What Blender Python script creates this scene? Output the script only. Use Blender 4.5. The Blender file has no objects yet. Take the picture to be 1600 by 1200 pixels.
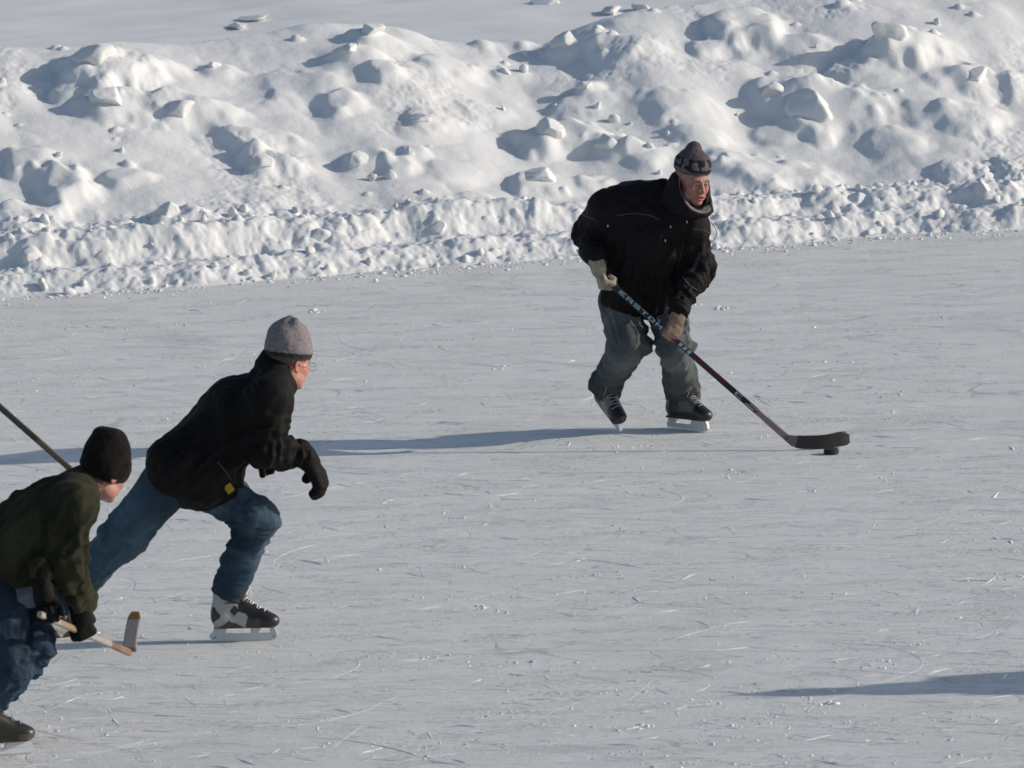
import bpy, math, random
import numpy as np
from mathutils import Vector, Matrix
from mathutils.bvhtree import BVHTree
random.seed(7)
SC = bpy.context.scene
COL = SC.collection

# ------------------------------------------------------------------ camera, sky, sun, exposure
CAM_H, FPX = 6.1, 12800.0                       # camera height; focal length in pixels of a 1600 px wide frame
PITCH = math.atan(1807.0 / FPX)
cam_d = bpy.data.cameras.new('camera'); cam = bpy.data.objects.new('camera', cam_d); COL.objects.link(cam)
ROLL = math.radians(1.9)
cam.matrix_world = Matrix.Translation((0, 0, CAM_H)) @ Matrix.Rotation(math.pi / 2 - PITCH, 4, 'X') @ Matrix.Rotation(-ROLL, 4, 'Z')
cam_d.sensor_width = 36; cam_d.lens = 36 * FPX / 1600; cam_d.clip_start = .5; cam_d.clip_end = 3000
cam_d.dof.use_dof = True; cam_d.dof.focus_distance = 41.0; cam_d.dof.aperture_fstop = 13
SC.camera = cam
SUN_EL, SUN_AZ = math.radians(21.0), math.radians(1.0)      # azimuth measured from +x towards +y
w = bpy.data.worlds.new('World'); SC.world = w; w.use_nodes = True
nt = w.node_tree; nt.nodes.clear()
sky = nt.nodes.new('ShaderNodeTexSky'); sky.sky_type = 'NISHITA'; sky.sun_disc = False
sky.sun_elevation = SUN_EL; sky.sun_rotation = math.pi / 2 - SUN_AZ; sky.air_density = 1.0; sky.dust_density = 1.0; sky.ozone_density = 1.0
bg = nt.nodes.new('ShaderNodeBackground'); bg.inputs['Strength'].default_value = .10
ow = nt.nodes.new('ShaderNodeOutputWorld')
nt.links.new(sky.outputs[0], bg.inputs[0]); nt.links.new(bg.outputs[0], ow.inputs[0])
sd = bpy.data.lights.new('sun', 'SUN'); so = bpy.data.objects.new('sun', sd); COL.objects.link(so)
sd.energy = 3.3; sd.angle = math.radians(.5); sd.color = (1.0, .90, .78)
sdir = Vector((math.cos(SUN_AZ) * math.cos(SUN_EL), math.sin(SUN_AZ) * math.cos(SUN_EL), math.sin(SUN_EL)))
so.rotation_euler = sdir.to_track_quat('Z', 'Y').to_euler(); so.location = (20, 30, 15)
SC.view_settings.view_transform = 'Standard'; SC.view_settings.look = 'None'
SC.view_settings.exposure = 0.14; SC.view_settings.gamma = 1.0; SC.view_settings.use_curve_mapping = False
SC.cycles.filter_width = 1.6
SC.cycles.use_denoising = True

# ------------------------------------------------------------------ numeric helpers
def A(*v): return np.array(v, float)
def nrm(v): v = np.asarray(v, float); return v / (np.linalg.norm(v) + 1e-12)
def ray(px, py):
    cx, cy = (px - 800) / FPX, -(py - 600) / FPX
    cx, cy = cx * math.cos(ROLL) + cy * math.sin(ROLL), -cx * math.sin(ROLL) + cy * math.cos(ROLL)
    f = A(0, math.cos(PITCH), -math.sin(PITCH)); u = A(0, math.sin(PITCH), math.cos(PITCH))
    return A(cx, 0, 0) + f + cy * u
def W(px, py, Y):
    d = ray(px, py); return A(0, 0, CAM_H) + d * (Y / d[1])
def ground(px, py, z=0.0):
    d = ray(px, py); return A(0, 0, CAM_H) + d * ((z - CAM_H) / d[2])

def _h(ix, iy, iz, seed):
    n = (ix.astype(np.int64) * 374761393 + iy.astype(np.int64) * 668265263 + iz.astype(np.int64) * 2147483647 + seed * 974634777) & 0xffffffff
    n = ((n ^ (n >> 13)) * 1274126177) & 0xffffffff
    n = ((n ^ (n >> 16)) * 2246822519) & 0xffffffff
    return ((n >> 8) & 0xffff) / 32767.5 - 1.0
def vn(x, y, z=0.0, seed=0):
    x, y, z = np.broadcast_arrays(np.asarray(x, float), np.asarray(y, float), np.asarray(z, float))
    ix, iy, iz = np.floor(x), np.floor(y), np.floor(z)
    fx, fy, fz = x - ix, y - iy, z - iz
    fx = fx * fx * fx * (fx * (fx * 6 - 15) + 10); fy = fy * fy * fy * (fy * (fy * 6 - 15) + 10); fz = fz * fz * fz * (fz * (fz * 6 - 15) + 10)
    r = 0
    for a in (0, 1):
        wx = fx if a else 1 - fx
        for b in (0, 1):
            wy = fy if b else 1 - fy
            for c in (0, 1):
                wz = fz if c else 1 - fz
                r = r + wx * wy * wz * _h(ix + a, iy + b, iz + c, seed)
    return r
def fbm(x, y, z=0.0, seed=0, octv=4, gain=.5):
    r, am, fr = 0, 1.0, 1.0
    for o in range(octv):
        r = r + am * vn(x * fr + o * 17.3, y * fr - o * 9.1, np.asarray(z) * fr + o * 3.7, seed + o); am *= gain; fr *= 2.03
    return r
def sst(a, b, x): t = np.clip((x - a) / (b - a), 0, 1); return t * t * (3 - 2 * t)

# ------------------------------------------------------------------ objects
def link(o, parent=None):
    COL.objects.link(o)
    if parent is not None: o.parent = parent
    return o
def mesh_obj(name, V, F, mat, parent=None, col=None, smooth=True, origin=None):
    V = np.asarray(V, np.float32)
    if origin is not None: V = V - np.asarray(origin, np.float32)
    me = bpy.data.meshes.new(name)
    if isinstance(F, np.ndarray):
        n, k = F.shape
        me.vertices.add(len(V)); me.vertices.foreach_set('co', V.ravel())
        me.loops.add(n * k); me.loops.foreach_set('vertex_index', F.astype(np.int32).ravel())
        me.polygons.add(n); me.polygons.foreach_set('loop_start', np.arange(0, n * k, k, dtype=np.int32))
        me.update(calc_edges=True)
    else:
        me.from_pydata([tuple(map(float, v)) for v in V], [], [tuple(f) for f in F]); me.update()
    me.polygons.foreach_set('use_smooth', np.full(len(me.polygons), bool(smooth)))
    if col is not None:
        c = np.ones((len(V), 4), np.float32); c[:, :3] = col
        a = me.color_attributes.new('Col', 'FLOAT_COLOR', 'POINT'); a.data.foreach_set('color', c.ravel())
    me.materials.append(mat); me.update()
    o = bpy.data.objects.new(name, me); return link(o, parent)
def tag(o, label=None, cat=None, group=None, kind=None):
    for k, v in (('label', label), ('category', cat), ('group', group), ('kind', kind)):
        if v: o[k] = v
    return o
def empty(name, loc): o = bpy.data.objects.new(name, None); o.location = tuple(map(float, loc)); return link(o)

# ------------------------------------------------------------------ materials
def mat(name, base=(.5, .5, .5), rough=.7, noise=.15, nscale=60, bump=.3, bscale=400, bdist=.002, sheen=0, spec=.3, metal=0, attr=False, wear=0):
    m = bpy.data.materials.new(name); m.use_nodes = True; t = m.node_tree; N, L = t.nodes, t.links
    p = N['Principled BSDF']; p.inputs['Roughness'].default_value = rough; p.inputs['Specular IOR Level'].default_value = spec
    p.inputs['Metallic'].default_value = metal; p.inputs['Sheen Weight'].default_value = sheen; p.inputs['Sheen Roughness'].default_value = .4
    tc = N.new('ShaderNodeTexCoord')
    n1 = N.new('ShaderNodeTexNoise'); n1.inputs['Scale'].default_value = nscale; n1.inputs['Detail'].default_value = 5; L.new(tc.outputs['Object'], n1.inputs['Vector'])
    mr = N.new('ShaderNodeMapRange'); mr.inputs[1].default_value = .3; mr.inputs[2].default_value = .7; mr.inputs[3].default_value = 1 - noise; mr.inputs[4].default_value = 1 + noise
    L.new(n1.outputs['Fac'], mr.inputs[0])
    mx = N.new('ShaderNodeVectorMath'); mx.operation = 'SCALE'; L.new(mr.outputs[0], mx.inputs['Scale'])
    if attr:
        at = N.new('ShaderNodeAttribute'); at.attribute_name = 'Col'; L.new(at.outputs['Color'], mx.inputs[0])
    else: mx.inputs[0].default_value = base
    L.new(mx.outputs[0], p.inputs['Base Color'])
    if bump:
        n2 = N.new('ShaderNodeTexNoise'); n2.inputs['Scale'].default_value = bscale; n2.inputs['Detail'].default_value = 3; L.new(tc.outputs['Object'], n2.inputs['Vector'])
        b = N.new('ShaderNodeBump'); b.inputs['Strength'].default_value = bump; b.inputs['Distance'].default_value = bdist
        L.new(n2.outputs['Fac'], b.inputs['Height']); L.new(b.outputs[0], p.inputs['Normal'])
    return m
M_snow = mat('snow', (.72, .73, .735), .65, .03, 3, .35, 55, .006, spec=.25)
M_chip = mat('snow_crumb', (.75, .76, .765), .6, .04, 20, .4, 200, .003, spec=.3)
M_skin = mat('skin', rough=.55, noise=.12, nscale=50, bump=.15, bscale=300, attr=True, spec=.4)
M_cloth = mat('jacket_cloth', rough=.75, noise=.25, nscale=35, bump=.35, bscale=260, bdist=.002, attr=True, sheen=.0, spec=.14)
M_denim = mat('denim', rough=.9, noise=.12, nscale=60, bump=.4, bscale=500, bdist=.002, attr=True, sheen=.03, spec=.1)
M_knit = mat('knit', rough=.95, noise=.25, nscale=90, bump=.7, bscale=260, bdist=.004, attr=True, sheen=.08, spec=.05)
M_glove = mat('glove_leather', rough=.75, noise=.2, nscale=60, bump=.3, bscale=200, attr=True, spec=.15)
M_boot = mat('skate_boot', rough=.38, noise=.15, nscale=60, bump=.15, bscale=200, attr=True, spec=.5)
M_hold = mat('blade_holder_plastic', (.62, .64, .66), .45, .06, 40, .05, 200, attr=False, spec=.4)
M_steel = mat('blade_steel', (.6, .61, .63), .28, .1, 80, .05, 300, metal=1)
M_lace = mat('lace', (.72, .72, .70), .85, .1, 100, .2, 400)
M_lace_g = mat('lace_grey', (.30, .31, .32), .85, .1, 100, .2, 400)
M_stick = mat('stick_paint', rough=.4, noise=.12, nscale=120, bump=.1, bscale=300, attr=True, spec=.45)
M_rub = mat('puck_rubber', (.022, .02, .02), .7, .3, 90, .6, 400, .001)
M_pipe = mat('piping', (.055, .055, .06), .6, .15, 200, .1, 400)
M_yel = mat('yellow_tag', (.38, .29, .03), .6, .1, 80, .1, 300)
M_wire = mat('glasses_wire', (.25, .25, .26), .3, .05, 80, 0, metal=1)

# ------------------------------------------------------------------ implicit surfaces -> mesh
class S:
    """smooth union of capsules, ellipsoids and boxes, turned into a mesh by surface nets"""
    def __init__(s, vox): s.vox, s.ops, s.M, s.o = vox, [], np.eye(3), np.zeros(3)
    def frame(s, o, R): s.o, s.M = np.asarray(o, float), R; return s
    def _p(s, p): return s.o + s.M @ np.asarray(p, float)
    def cap(s, a, b, ra, rb=None, k=.02, flat=None, mode=1):
        a, b = s._p(a), s._p(b); rb = ra if rb is None else rb
        fw, fs = (nrm(s.M @ np.asarray(flat[0], float)), flat[1]) if flat else (None, 1)
        r = max(ra, rb) * max(1, fs)
        s.ops.append(('c', np.minimum(a, b) - r, np.maximum(a, b) + r, k, mode, (a, b, ra, rb, fw, fs))); return s
    def ell(s, c, r, R=None, k=.02, mode=1):
        c = s._p(c); r = np.asarray(r if np.ndim(r) else (r, r, r), float); R = s.M @ (np.eye(3) if R is None else R)
        e = np.sqrt(((R * r) ** 2).sum(1))
        s.ops.append(('e', c - e, c + e, k, mode, (c, r, R))); return s
    def box(s, c, h, R=None, rd=.005, k=.01, mode=1):
        c = s._p(c); h = np.asarray(h, float); R = s.M @ (np.eye(3) if R is None else R)
        e = (np.abs(R) * h).sum(1)
        s.ops.append(('b', c - e, c + e, k, mode, (c, h, R, rd))); return s
    def chain(s, pts, rads, **kw):
        for i in range(len(pts) - 1): s.cap(pts[i], pts[i + 1], rads[i], rads[i + 1], **kw)
        return s
    def mesh(s, fine=None):
        pos = [o for o in s.ops if o[4] > 0]
        lo = np.min([o[1] for o in pos], 0) - 3 * s.vox; hi = np.max([o[2] for o in pos], 0) + 3 * s.vox
        ax = []
        for i in range(3):
            if fine is None: g = np.arange(lo[i], hi[i] + s.vox, s.vox)
            else:
                c, r, v = fine[0][i], fine[1], fine[2]
                g = np.concatenate([np.arange(c - r, lo[i], -s.vox)[::-1][:-1], np.arange(c - r, c + r, v), np.arange(c + r, hi[i] + s.vox, s.vox)])
            ax.append(g)
        F = np.full([len(a) for a in ax], 1.0, np.float32)
        for kind, l, h, k, mode, q in s.ops:
            pad = k + 3 * s.vox
            i0 = [max(0, int(np.searchsorted(ax[i], l[i] - pad)) - 1) for i in range(3)]
            i1 = [min(len(ax[i]), int(np.searchsorted(ax[i], h[i] + pad)) + 1) for i in range(3)]
            if any(i1[i] <= i0[i] for i in range(3)): continue
            X = ax[0][i0[0]:i1[0], None, None].astype(np.float32); Y = ax[1][None, i0[1]:i1[1], None].astype(np.float32); Z = ax[2][None, None, i0[2]:i1[2]].astype(np.float32)
            if kind == 'c':
                a, b, ra, rb, fw, fs = q; ab = b - a; L2 = float(ab @ ab) + 1e-12
                dx, dy, dz = X - a[0], Y - a[1], Z - a[2]
                t = np.clip((dx * ab[0] + dy * ab[1] + dz * ab[2]) / L2, 0, 1)
                dx = dx - t * ab[0]; dy = dy - t * ab[1]; dz = dz - t * ab[2]
                if fw is not None:
                    q_ = (dx * fw[0] + dy * fw[1] + dz * fw[2]) * (1 - 1 / fs)
                    dx = dx - fw[0] * q_; dy = dy - fw[1] * q_; dz = dz - fw[2] * q_
                d = np.sqrt(dx * dx + dy * dy + dz * dz) - (ra + (rb - ra) * t)
            else:
                c, r, R = q[:3]; dx, dy, dz = X - c[0], Y - c[1], Z - c[2]
                u = [dx * R[0, j] + dy * R[1, j] + dz * R[2, j] for j in range(3)]
                if kind == 'e':
                    k0 = np.sqrt((u[0] / r[0]) ** 2 + (u[1] / r[1]) ** 2 + (u[2] / r[2]) ** 2)
                    k1 = np.sqrt((u[0] / r[0] ** 2) ** 2 + (u[1] / r[1] ** 2) ** 2 + (u[2] / r[2] ** 2) ** 2) + 1e-6
                    d = k0 * (k0 - 1) / k1
                    d = np.where(k0 < 1e-3, -float(min(r)), d)
                else:
                    rd = q[3]; v = [np.abs(u[j]) - (r[j] - rd) for j in range(3)]
                    d = np.sqrt(sum(np.maximum(x, 0) ** 2 for x in v)) + np.minimum(np.maximum(v[0], np.maximum(v[1], v[2])), 0) - rd
            d = d.astype(np.float32)
            sl = F[i0[0]:i1[0], i0[1]:i1[1], i0[2]:i1[2]]
            if mode > 0:
                hh = np.maximum(k - np.abs(sl - d), 0) / max(k, 1e-6); sl[...] = np.minimum(sl, d) - hh * hh * k * .25
            else:
                d = -d; hh = np.maximum(k - np.abs(sl - d), 0) / max(k, 1e-6); sl[...] = np.maximum(sl, d) + hh * hh * k * .25
        return surface_nets(F, ax)

def surface_nets(F, ax):
    I = F < 0
    c = np.zeros([n - 1 for n in F.shape], np.uint8)
    offs = [(a, b, d) for a in (0, 1) for b in (0, 1) for d in (0, 1)]
    nx, ny, nz = F.shape
    for a, b, d in offs: c += I[a:nx - 1 + a, b:ny - 1 + b, d:nz - 1 + d]
    act = (c > 0) & (c < 8); idx = np.argwhere(act)
    num = -np.ones(act.shape, np.int32); num[act] = np.arange(len(idx))
    val = np.stack([F[idx[:, 0] + a, idx[:, 1] + b, idx[:, 2] + d] for a, b, d in offs], 1)
    P = np.stack([np.stack([ax[0][idx[:, 0] + a], ax[1][idx[:, 1] + b], ax[2][idx[:, 2] + d]], 1) for a, b, d in offs], 1)
    acc = np.zeros((len(idx), 3)); cnt = np.zeros(len(idx))
    for i in range(8):
        for j in range(i + 1, 8):
            if sum(x != y for x, y in zip(offs[i], offs[j])) != 1: continue
            m = (val[:, i] < 0) != (val[:, j] < 0)
            t = np.where(m, val[:, i] / np.where(m, val[:, i] - val[:, j], 1), 0)[:, None]
            acc += np.where(m[:, None], P[:, i] + t * (P[:, j] - P[:, i]), 0); cnt += m
    V = acc / cnt[:, None]
    Q = []
    for axis in range(3):
        s0 = [slice(None)] * 3; s1 = [slice(None)] * 3; s0[axis] = slice(0, -1); s1[axis] = slice(1, None)
        a0, a1 = I[tuple(s0)], I[tuple(s1)]; e = np.argwhere(a0 != a1)
        o1, o2 = [(1, 2), (2, 0), (0, 1)][axis]
        ok = (e[:, o1] > 0) & (e[:, o2] > 0) & (e[:, o1] < F.shape[o1] - 1) & (e[:, o2] < F.shape[o2] - 1); e = e[ok]
        ins = a0[e[:, 0], e[:, 1], e[:, 2]]
        def g(d1, d2):
            f = e.copy(); f[:, o1] -= d1; f[:, o2] -= d2; return num[f[:, 0], f[:, 1], f[:, 2]]
        q = np.stack([g(1, 1), g(0, 1), g(0, 0), g(1, 0)], 1)
        q[~ins] = q[~ins][:, ::-1]; Q.append(q)
    return V, np.concatenate(Q)
def normals(V, Q):
    n = np.cross(V[Q[:, 2]] - V[Q[:, 0]], V[Q[:, 3]] - V[Q[:, 1]]); out = np.zeros_like(V)
    for k in range(4):
        for j in range(3): out[:, j] += np.bincount(Q[:, k], n[:, j], len(V))
    return out / (np.linalg.norm(out, axis=1, keepdims=True) + 1e-12)
def lap(V, Q, it=1, f=.5):
    for _ in range(it):
        s_ = np.zeros_like(V); c = np.zeros(len(V))
        for k in range(4):
            a, b = Q[:, k], Q[:, (k + 1) % 4]
            for j in range(3): s_[:, j] += np.bincount(a, V[b, j], len(V)) + np.bincount(b, V[a, j], len(V))
            c += np.bincount(a, None, len(V)) + np.bincount(b, None, len(V))
        V = V + f * (s_ / c[:, None] - V)
    return V
def tube(pts, r, n=6, closed=False):
    P = np.array(pts, float); m = len(P); r = np.full(m, r) if np.isscalar(r) else np.asarray(r, float)
    V, F = [], []
    for i in range(m):
        t = nrm(P[(i + 1) % m] - P[i - 1]) if closed or 0 < i < m - 1 else nrm(P[1] - P[0] if i == 0 else P[-1] - P[-2])
        u = nrm(np.cross(t, A(.13, .2, .97) if abs(t[2]) < .9 else A(1, 0, 0))); v = np.cross(t, u)
        for k in range(n):
            a = 2 * math.pi * k / n; V.append(P[i] + r[i] * (math.cos(a) * u + math.sin(a) * v))
    for i in range(m if closed else m - 1):
        for k in range(n):
            a, b = i * n + k, i * n + (k + 1) % n; j = ((i + 1) % m) * n
            F.append((a, b, j + (k + 1) % n, j + k))
    if not closed: F.append(tuple(range(n))[::-1]); F.append(tuple((m - 1) * n + k for k in range(n)))
    return V, F
def join(parts):
    V, F = [], []
    for v, f in parts: o = len(V); V += list(v); F += [tuple(i + o for i in q) for q in f]
    return V, F
def smooth_path(pts, n=6):
    P = [np.asarray(p, float) for p in pts]; P = [2 * P[0] - P[1]] + P + [2 * P[-1] - P[-2]]; out = []
    for i in range(1, len(P) - 2):
        for k in range(n):
            t = k / n; a, b, c, d = P[i - 1:i + 3]
            out.append(.5 * ((2 * b) + (c - a) * t + (2 * a - 5 * b + 4 * c - d) * t * t + (3 * b - a - 3 * c + d) * t ** 3))
    out.append(P[-2]); return out
def prism(poly, y0, y1):
    n = len(poly); V = [A(x, y0, z) for x, z in poly] + [A(x, y1, z) for x, z in poly]
    return V, [tuple(range(n)), tuple(range(2 * n - 1, n - 1, -1))] + [(i, i + n, (i + 1) % n + n, (i + 1) % n) for i in range(n)]

# ------------------------------------------------------------------ the snow bank
B0, B1 = ground(0, 468), ground(1600, 357)                 # where its foot meets the ice
BU = nrm(B1 - B0); BV = A(-BU[1], BU[0], 0)
def uv(p): d = np.asarray(p) - B0; return float(d @ BU), float(d @ BV)
def xy(u, v): return B0[0] + u * BU[0] + v * BV[0], B0[1] + u * BU[1] + v * BV[1]
_cx = [0, 80, 150, 300, 500, 570, 700, 850, 950, 1000, 1080, 1130, 1190, 1300, 1600]
_cz = [1.36, 1.27, 1.19, 1.17, 1.15, 1.18, 1.19, 1.15, 1.09, 1.04, 1.05, 1.12, 1.19, 1.25, 1.28]
_cu = [uv(ground(x, 412 - .07 * x))[0] * 1.0 for x in _cx]
_cu = [x / 1600 * (uv(B1)[0]) for x in _cx]
def crest(u): return np.interp(u, [-5] + _cu + [12], [.95] + _cz + [1.1])
def base(u, v):
    c = crest(u)
    wob = .10 * vn(u * 1.1, 3.3, seed=5) + .05 * vn(u * 3.1, 1.3, seed=6)
    v1 = v - wob
    z = .11 * sst(0, .26, v1) + np.interp(u, [0, 2.6, 4.2, 6], [.19, .19, .13, .10]) * sst(.42, .66, v1) * (1 + .2 * vn(u * 1.3, .2, seed=8)) - .03 * sst(.72, .95, v1)
    t = np.clip((v1 - .85) / 2.35, 0, 1)
    z = z + (c - .28) * (.55 * t + .45 * t * t * (3 - 2 * t)) ** .92
    back = sst(3.15, 5.0, v1)
    z = z * (1 - back) + .26 * back
    return np.where(v1 < 0, -.03, z)
def bank_pick(px, py, f=base):
    d = ray(px, py); t = 42.0
    while t < 75:
        p = A(0, 0, CAM_H) + d * t; u, v = uv(p)
        if v > 0 and p[2] < float(f(np.array([u]), np.array([v]))[0]): return u, v
        t += .01
    return None
# (px, py, width px, height m, depth m, steepness, lean) of the lumps frozen into the bank
LUMPS = [
 (175,140,150,.22,.40,2.6,.3),(280,155,95,.17,.32,2.6,.0),(150,75,120,.30,.50,2.4,.2),(235,93,60,.10,.20,3,.2),(335,98,50,.10,.2,3,0),
 (105,120,60,.14,.3,3,.3),(35,245,55,.14,.3,3,.2),(95,275,75,.22,.5,2.6,.3),(25,325,110,.20,.4,2.6,0),(190,270,60,.10,.25,2.4,.0),
 (385,205,90,.16,.35,2.0,.5),(410,245,70,.15,.3,2.6,.6),(265,322,62,.16,.2,2.8,0),(310,330,50,.11,.25,2.2,0),(560,243,56,.14,.24,2.8,.2),
 (610,250,50,.11,.22,2.6,.1),(528,150,60,.14,.3,2.4,.2),(575,45,90,.16,.35,2.6,.1),(545,72,70,.14,.2,3,.4),(590,100,60,.16,.3,2.6,.3),
 (660,178,70,.11,.3,2.4,.1),(640,232,36,.09,.2,3,.1),(745,165,70,.06,.25,2.4,0),(790,108,46,.09,.2,3,.1),(860,190,110,.26,.40,3.0,.4),
 (900,150,80,.12,.3,2.4,0),(915,130,40,.10,.18,3,0),(950,213,66,.17,.28,3,.2),(845,268,110,.17,.30,3.4,.1),(885,55,80,.18,.35,2.8,.2),
 (955,75,90,.12,.35,2.2,.2),(735,40,50,.10,.25,2.6,.2),(760,60,80,.12,.3,2.2,.1),(1000,235,60,.10,.3,2.2,0),(920,275,50,.09,.2,2.6,0),
 (1180,250,130,.20,.6,2.2,.4),(1275,150,150,.26,.55,2.4,.3),(1215,125,90,.18,.35,2.6,.4),(1205,190,60,.09,.25,2.4,.1),(1390,42,110,.26,.4,3,.5),
 (1150,20,110,.24,.4,2.4,.3),(1165,65,50,.09,.25,2.6,0),(1370,75,60,.10,.2,2.6,0),(1530,108,95,.18,.35,2.6,.3),(1590,120,60,.12,.3,2.4,0),
 (1535,285,75,.16,.3,2.6,.3),(1500,165,90,.12,.4,2.2,.2),(1320,300,120,.12,.4,2.4,.2),(1395,305,110,.13,.35,2.6,.2),(1440,160,70,.10,.3,2.4,.1),
 (1585,250,70,.14,.35,2.6,.1),(1285,305,60,.10,.25,2.6,.1),(1490,255,60,.12,.3,2.2,.1),(1380,215,90,.10,.35,2.2,.1),(1100,60,70,.10,.3,2.2,.1),
 (1040,150,110,.10,.4,2.0,.2),(690,90,90,.10,.4,2.0,.2),(460,130,120,.08,.5,2.0,.2),(330,180,80,.07,.4,2.0,.2),(700,260,80,.06,.3,2.0,.2),
 (810,310,60,.08,.25,2.4,.1),(1080,200,70,.09,.3,2.2,.2),(1240,60,80,.14,.35,2.4,.3),(1320,90,60,.12,.3,2.4,.3),(1460,100,70,.10,.3,2.4,.2),
 (55,395,100,.13,.22,2.4,.1),(140,395,70,.10,.2,2.4,.1),(490,365,80,.12,.25,2.6,.1),(545,355,70,.12,.25,2.6,.1),(685,350,60,.10,.2,2.6,.1),
 (725,370,60,.08,.2,2.6,.1),(440,385,50,.07,.2,2.6,.1),(740,300,60,.07,.25,2.4,.1),(1150,345,60,.08,.2,2.6,0),(1330,335,70,.08,.2,2.4,0),(1590,325,60,.08,.2,2.4,0),
]
ug = np.concatenate([-np.geomspace(400, 6.4, 60), np.arange(-6, -.6, .06), np.arange(-.6, 7.3, .0125), np.arange(7.3, 14, .06), np.geomspace(14.4, 400, 60)])
vg = np.concatenate([np.arange(-.35, 3.5, .011), np.arange(3.5, 6.6, .05)])
U, Vv = np.meshgrid(ug, vg, indexing='ij')
Hb = base(U, Vv)
mask_in = sst(.75, 1.1, Vv) * (1 - sst(3.6, 4.6, Vv)); mask_row = sst(-.02, .10, Vv - .08 * vn(U * 1.1, 3.3, seed=5)) * (1 - sst(.85, 1.15, Vv)); mask_all = sst(.0, .12, Vv)
# soft drifts and hollows
Hb += mask_in * (.024 * fbm(U * 1.3, Vv * 1.6, seed=11, octv=3) + .018 * (np.abs(fbm(U * 2.3 + .4 * Vv, Vv * 2.6, seed=12, octv=2)) - .3))
blk = []
for (px, py, wp, h, dd, st, lean) in LUMPS:
    hit = bank_pick(px, py + h * 130)
    if hit is None: continue
    u0, v0 = hit; ru = wp / 2 / 262; rv = dd / 2
    i0, i1 = np.searchsorted(ug, u0 - 3.2 * ru), np.searchsorted(ug, u0 + 4 * ru); j0, j1 = np.searchsorted(vg, v0 - 3 * rv), np.searchsorted(vg, v0 + 3 * rv)
    uu, vv = U[i0:i1, j0:j1], Vv[i0:i1, j0:j1]
    wx = vn(uu * 5, vv * 5, seed=int(px)) * .30 * ru + .12 * ru * vn(uu * 14, vv * 14, seed=int(px) + 1)
    wy = vn(uu * 5, vv * 5, seed=int(px) + 2) * .30 * rv + .12 * rv * vn(uu * 14, vv * 14, seed=int(px) + 3)
    x, y = (uu - u0 + wx) / ru, (vv - v0 + wy) / rv
    x = x + lean * y * .6
    x = np.where(x > 0, x * .50, x * 1.02)                       # long drifted side towards the sun, broken face away from it
    rr = (np.abs(x) ** st + np.abs(y) ** st) ** (1 / st)
    s_ = 1 - sst(.45, 1.12, rr); tilt = 1 + .18 * x + .25 * vn(uu * 6, vv * 6, seed=int(py) + 9)
    Hb[i0:i1, j0:j1] += h * .33 * s_ * np.clip(tilt, .3, 1.6)
    Hb[i0:i1, j0:j1] -= .14 * h * np.exp(-(((uu - u0 + 1.5 * ru) / (.8 * ru)) ** 2 + ((vv - v0) / (rv * 1.2)) ** 2))
    blk.append((u0, v0, ru, rv, h, px, py))
# broken, crumbled snow: fine lumps, strong on the low fresh windrow, faint on the wind-smoothed slope
n1 = fbm(U * 12, Vv * 12, seed=21, octv=4, gain=.6); n2 = np.abs(vn(U * 8, Vv * 6, seed=25)); n3 = np.abs(fbm(U * 28, Vv * 26, seed=27, octv=3))
Hb += mask_row * (.011 * n1 + .013 * (.35 - n2) + .010 * (.4 - n3))
patch = sst(.15, .55, fbm(U * 1.5, Vv * 1.9, seed=31, octv=2)) * mask_in
Hb += patch * (.004 * n1 + .006 * (.35 - n3)) + mask_in * .002 * n1
Hb += mask_row * .018 * np.maximum(0, vn(U * 7, Vv * 1.2, seed=41)) * sst(.3, .55, Vv)          # vertical flutes of the shovelled face
# rounded knobs everywhere, small on the row
rng = np.random.RandomState(5)
for k in range(520):
    row = k < 380
    u0 = rng.uniform(-.6, 7.3); v0 = rng.uniform(.02, 1.0) if row else rng.uniform(1.0, 3.2); r = rng.uniform(.010, .030) if row else rng.uniform(.015, .055) * rng.uniform(.6, 1)
    if not row and vn(u0 * 1.2, v0 * 1.5, seed=51) < -.1: continue
    h = r * rng.uniform(.4, .8)
    i0, i1 = np.searchsorted(ug, u0 - 2.2 * r), np.searchsorted(ug, u0 + 3 * r); j0, j1 = np.searchsorted(vg, v0 - 2.2 * r), np.searchsorted(vg, v0 + 2.2 * r)
    x, y = (U[i0:i1, j0:j1] - u0) / r, (Vv[i0:i1, j0:j1] - v0) / r; x = np.where(x > 0, x * .65, x); x = x + .3 * vn(x * 2 + k, y * 2)
    Hb[i0:i1, j0:j1] += h * (1 - sst(.3, 1.1, np.hypot(x, y)))
Hb = np.where(Vv < -.02, -.03, Hb)
XX, YY = xy(U, Vv)
def grid_faces(n, m):
    a = (np.arange(n - 1)[:, None] * m + np.arange(m - 1)[None, :]).ravel(); return np.stack([a, a + m, a + m + 1, a + 1], 1)
bank_o = A(*xy(3.3, 0), 0)
bank = mesh_obj('snow_bank', np.stack([XX.ravel(), YY.ravel(), Hb.ravel()], 1), grid_faces(len(ug), len(vg)), M_snow, origin=bank_o)
bank.location = bank_o; tag(bank, kind='structure')
def bh(u, v):
    i = min(max(int(np.searchsorted(ug, u)) - 1, 0), len(ug) - 2); j = min(max(int(np.searchsorted(vg, v)) - 1, 0), len(vg) - 2)
    fu = np.clip((u - ug[i]) / (ug[i + 1] - ug[i]), 0, 1); fv = np.clip((v - vg[j]) / (vg[j + 1] - vg[j]), 0, 1)
    return Hb[i, j] * (1 - fu) * (1 - fv) + Hb[i + 1, j] * fu * (1 - fv) + Hb[i, j + 1] * (1 - fu) * fv + Hb[i + 1, j + 1] * fu * fv
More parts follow.
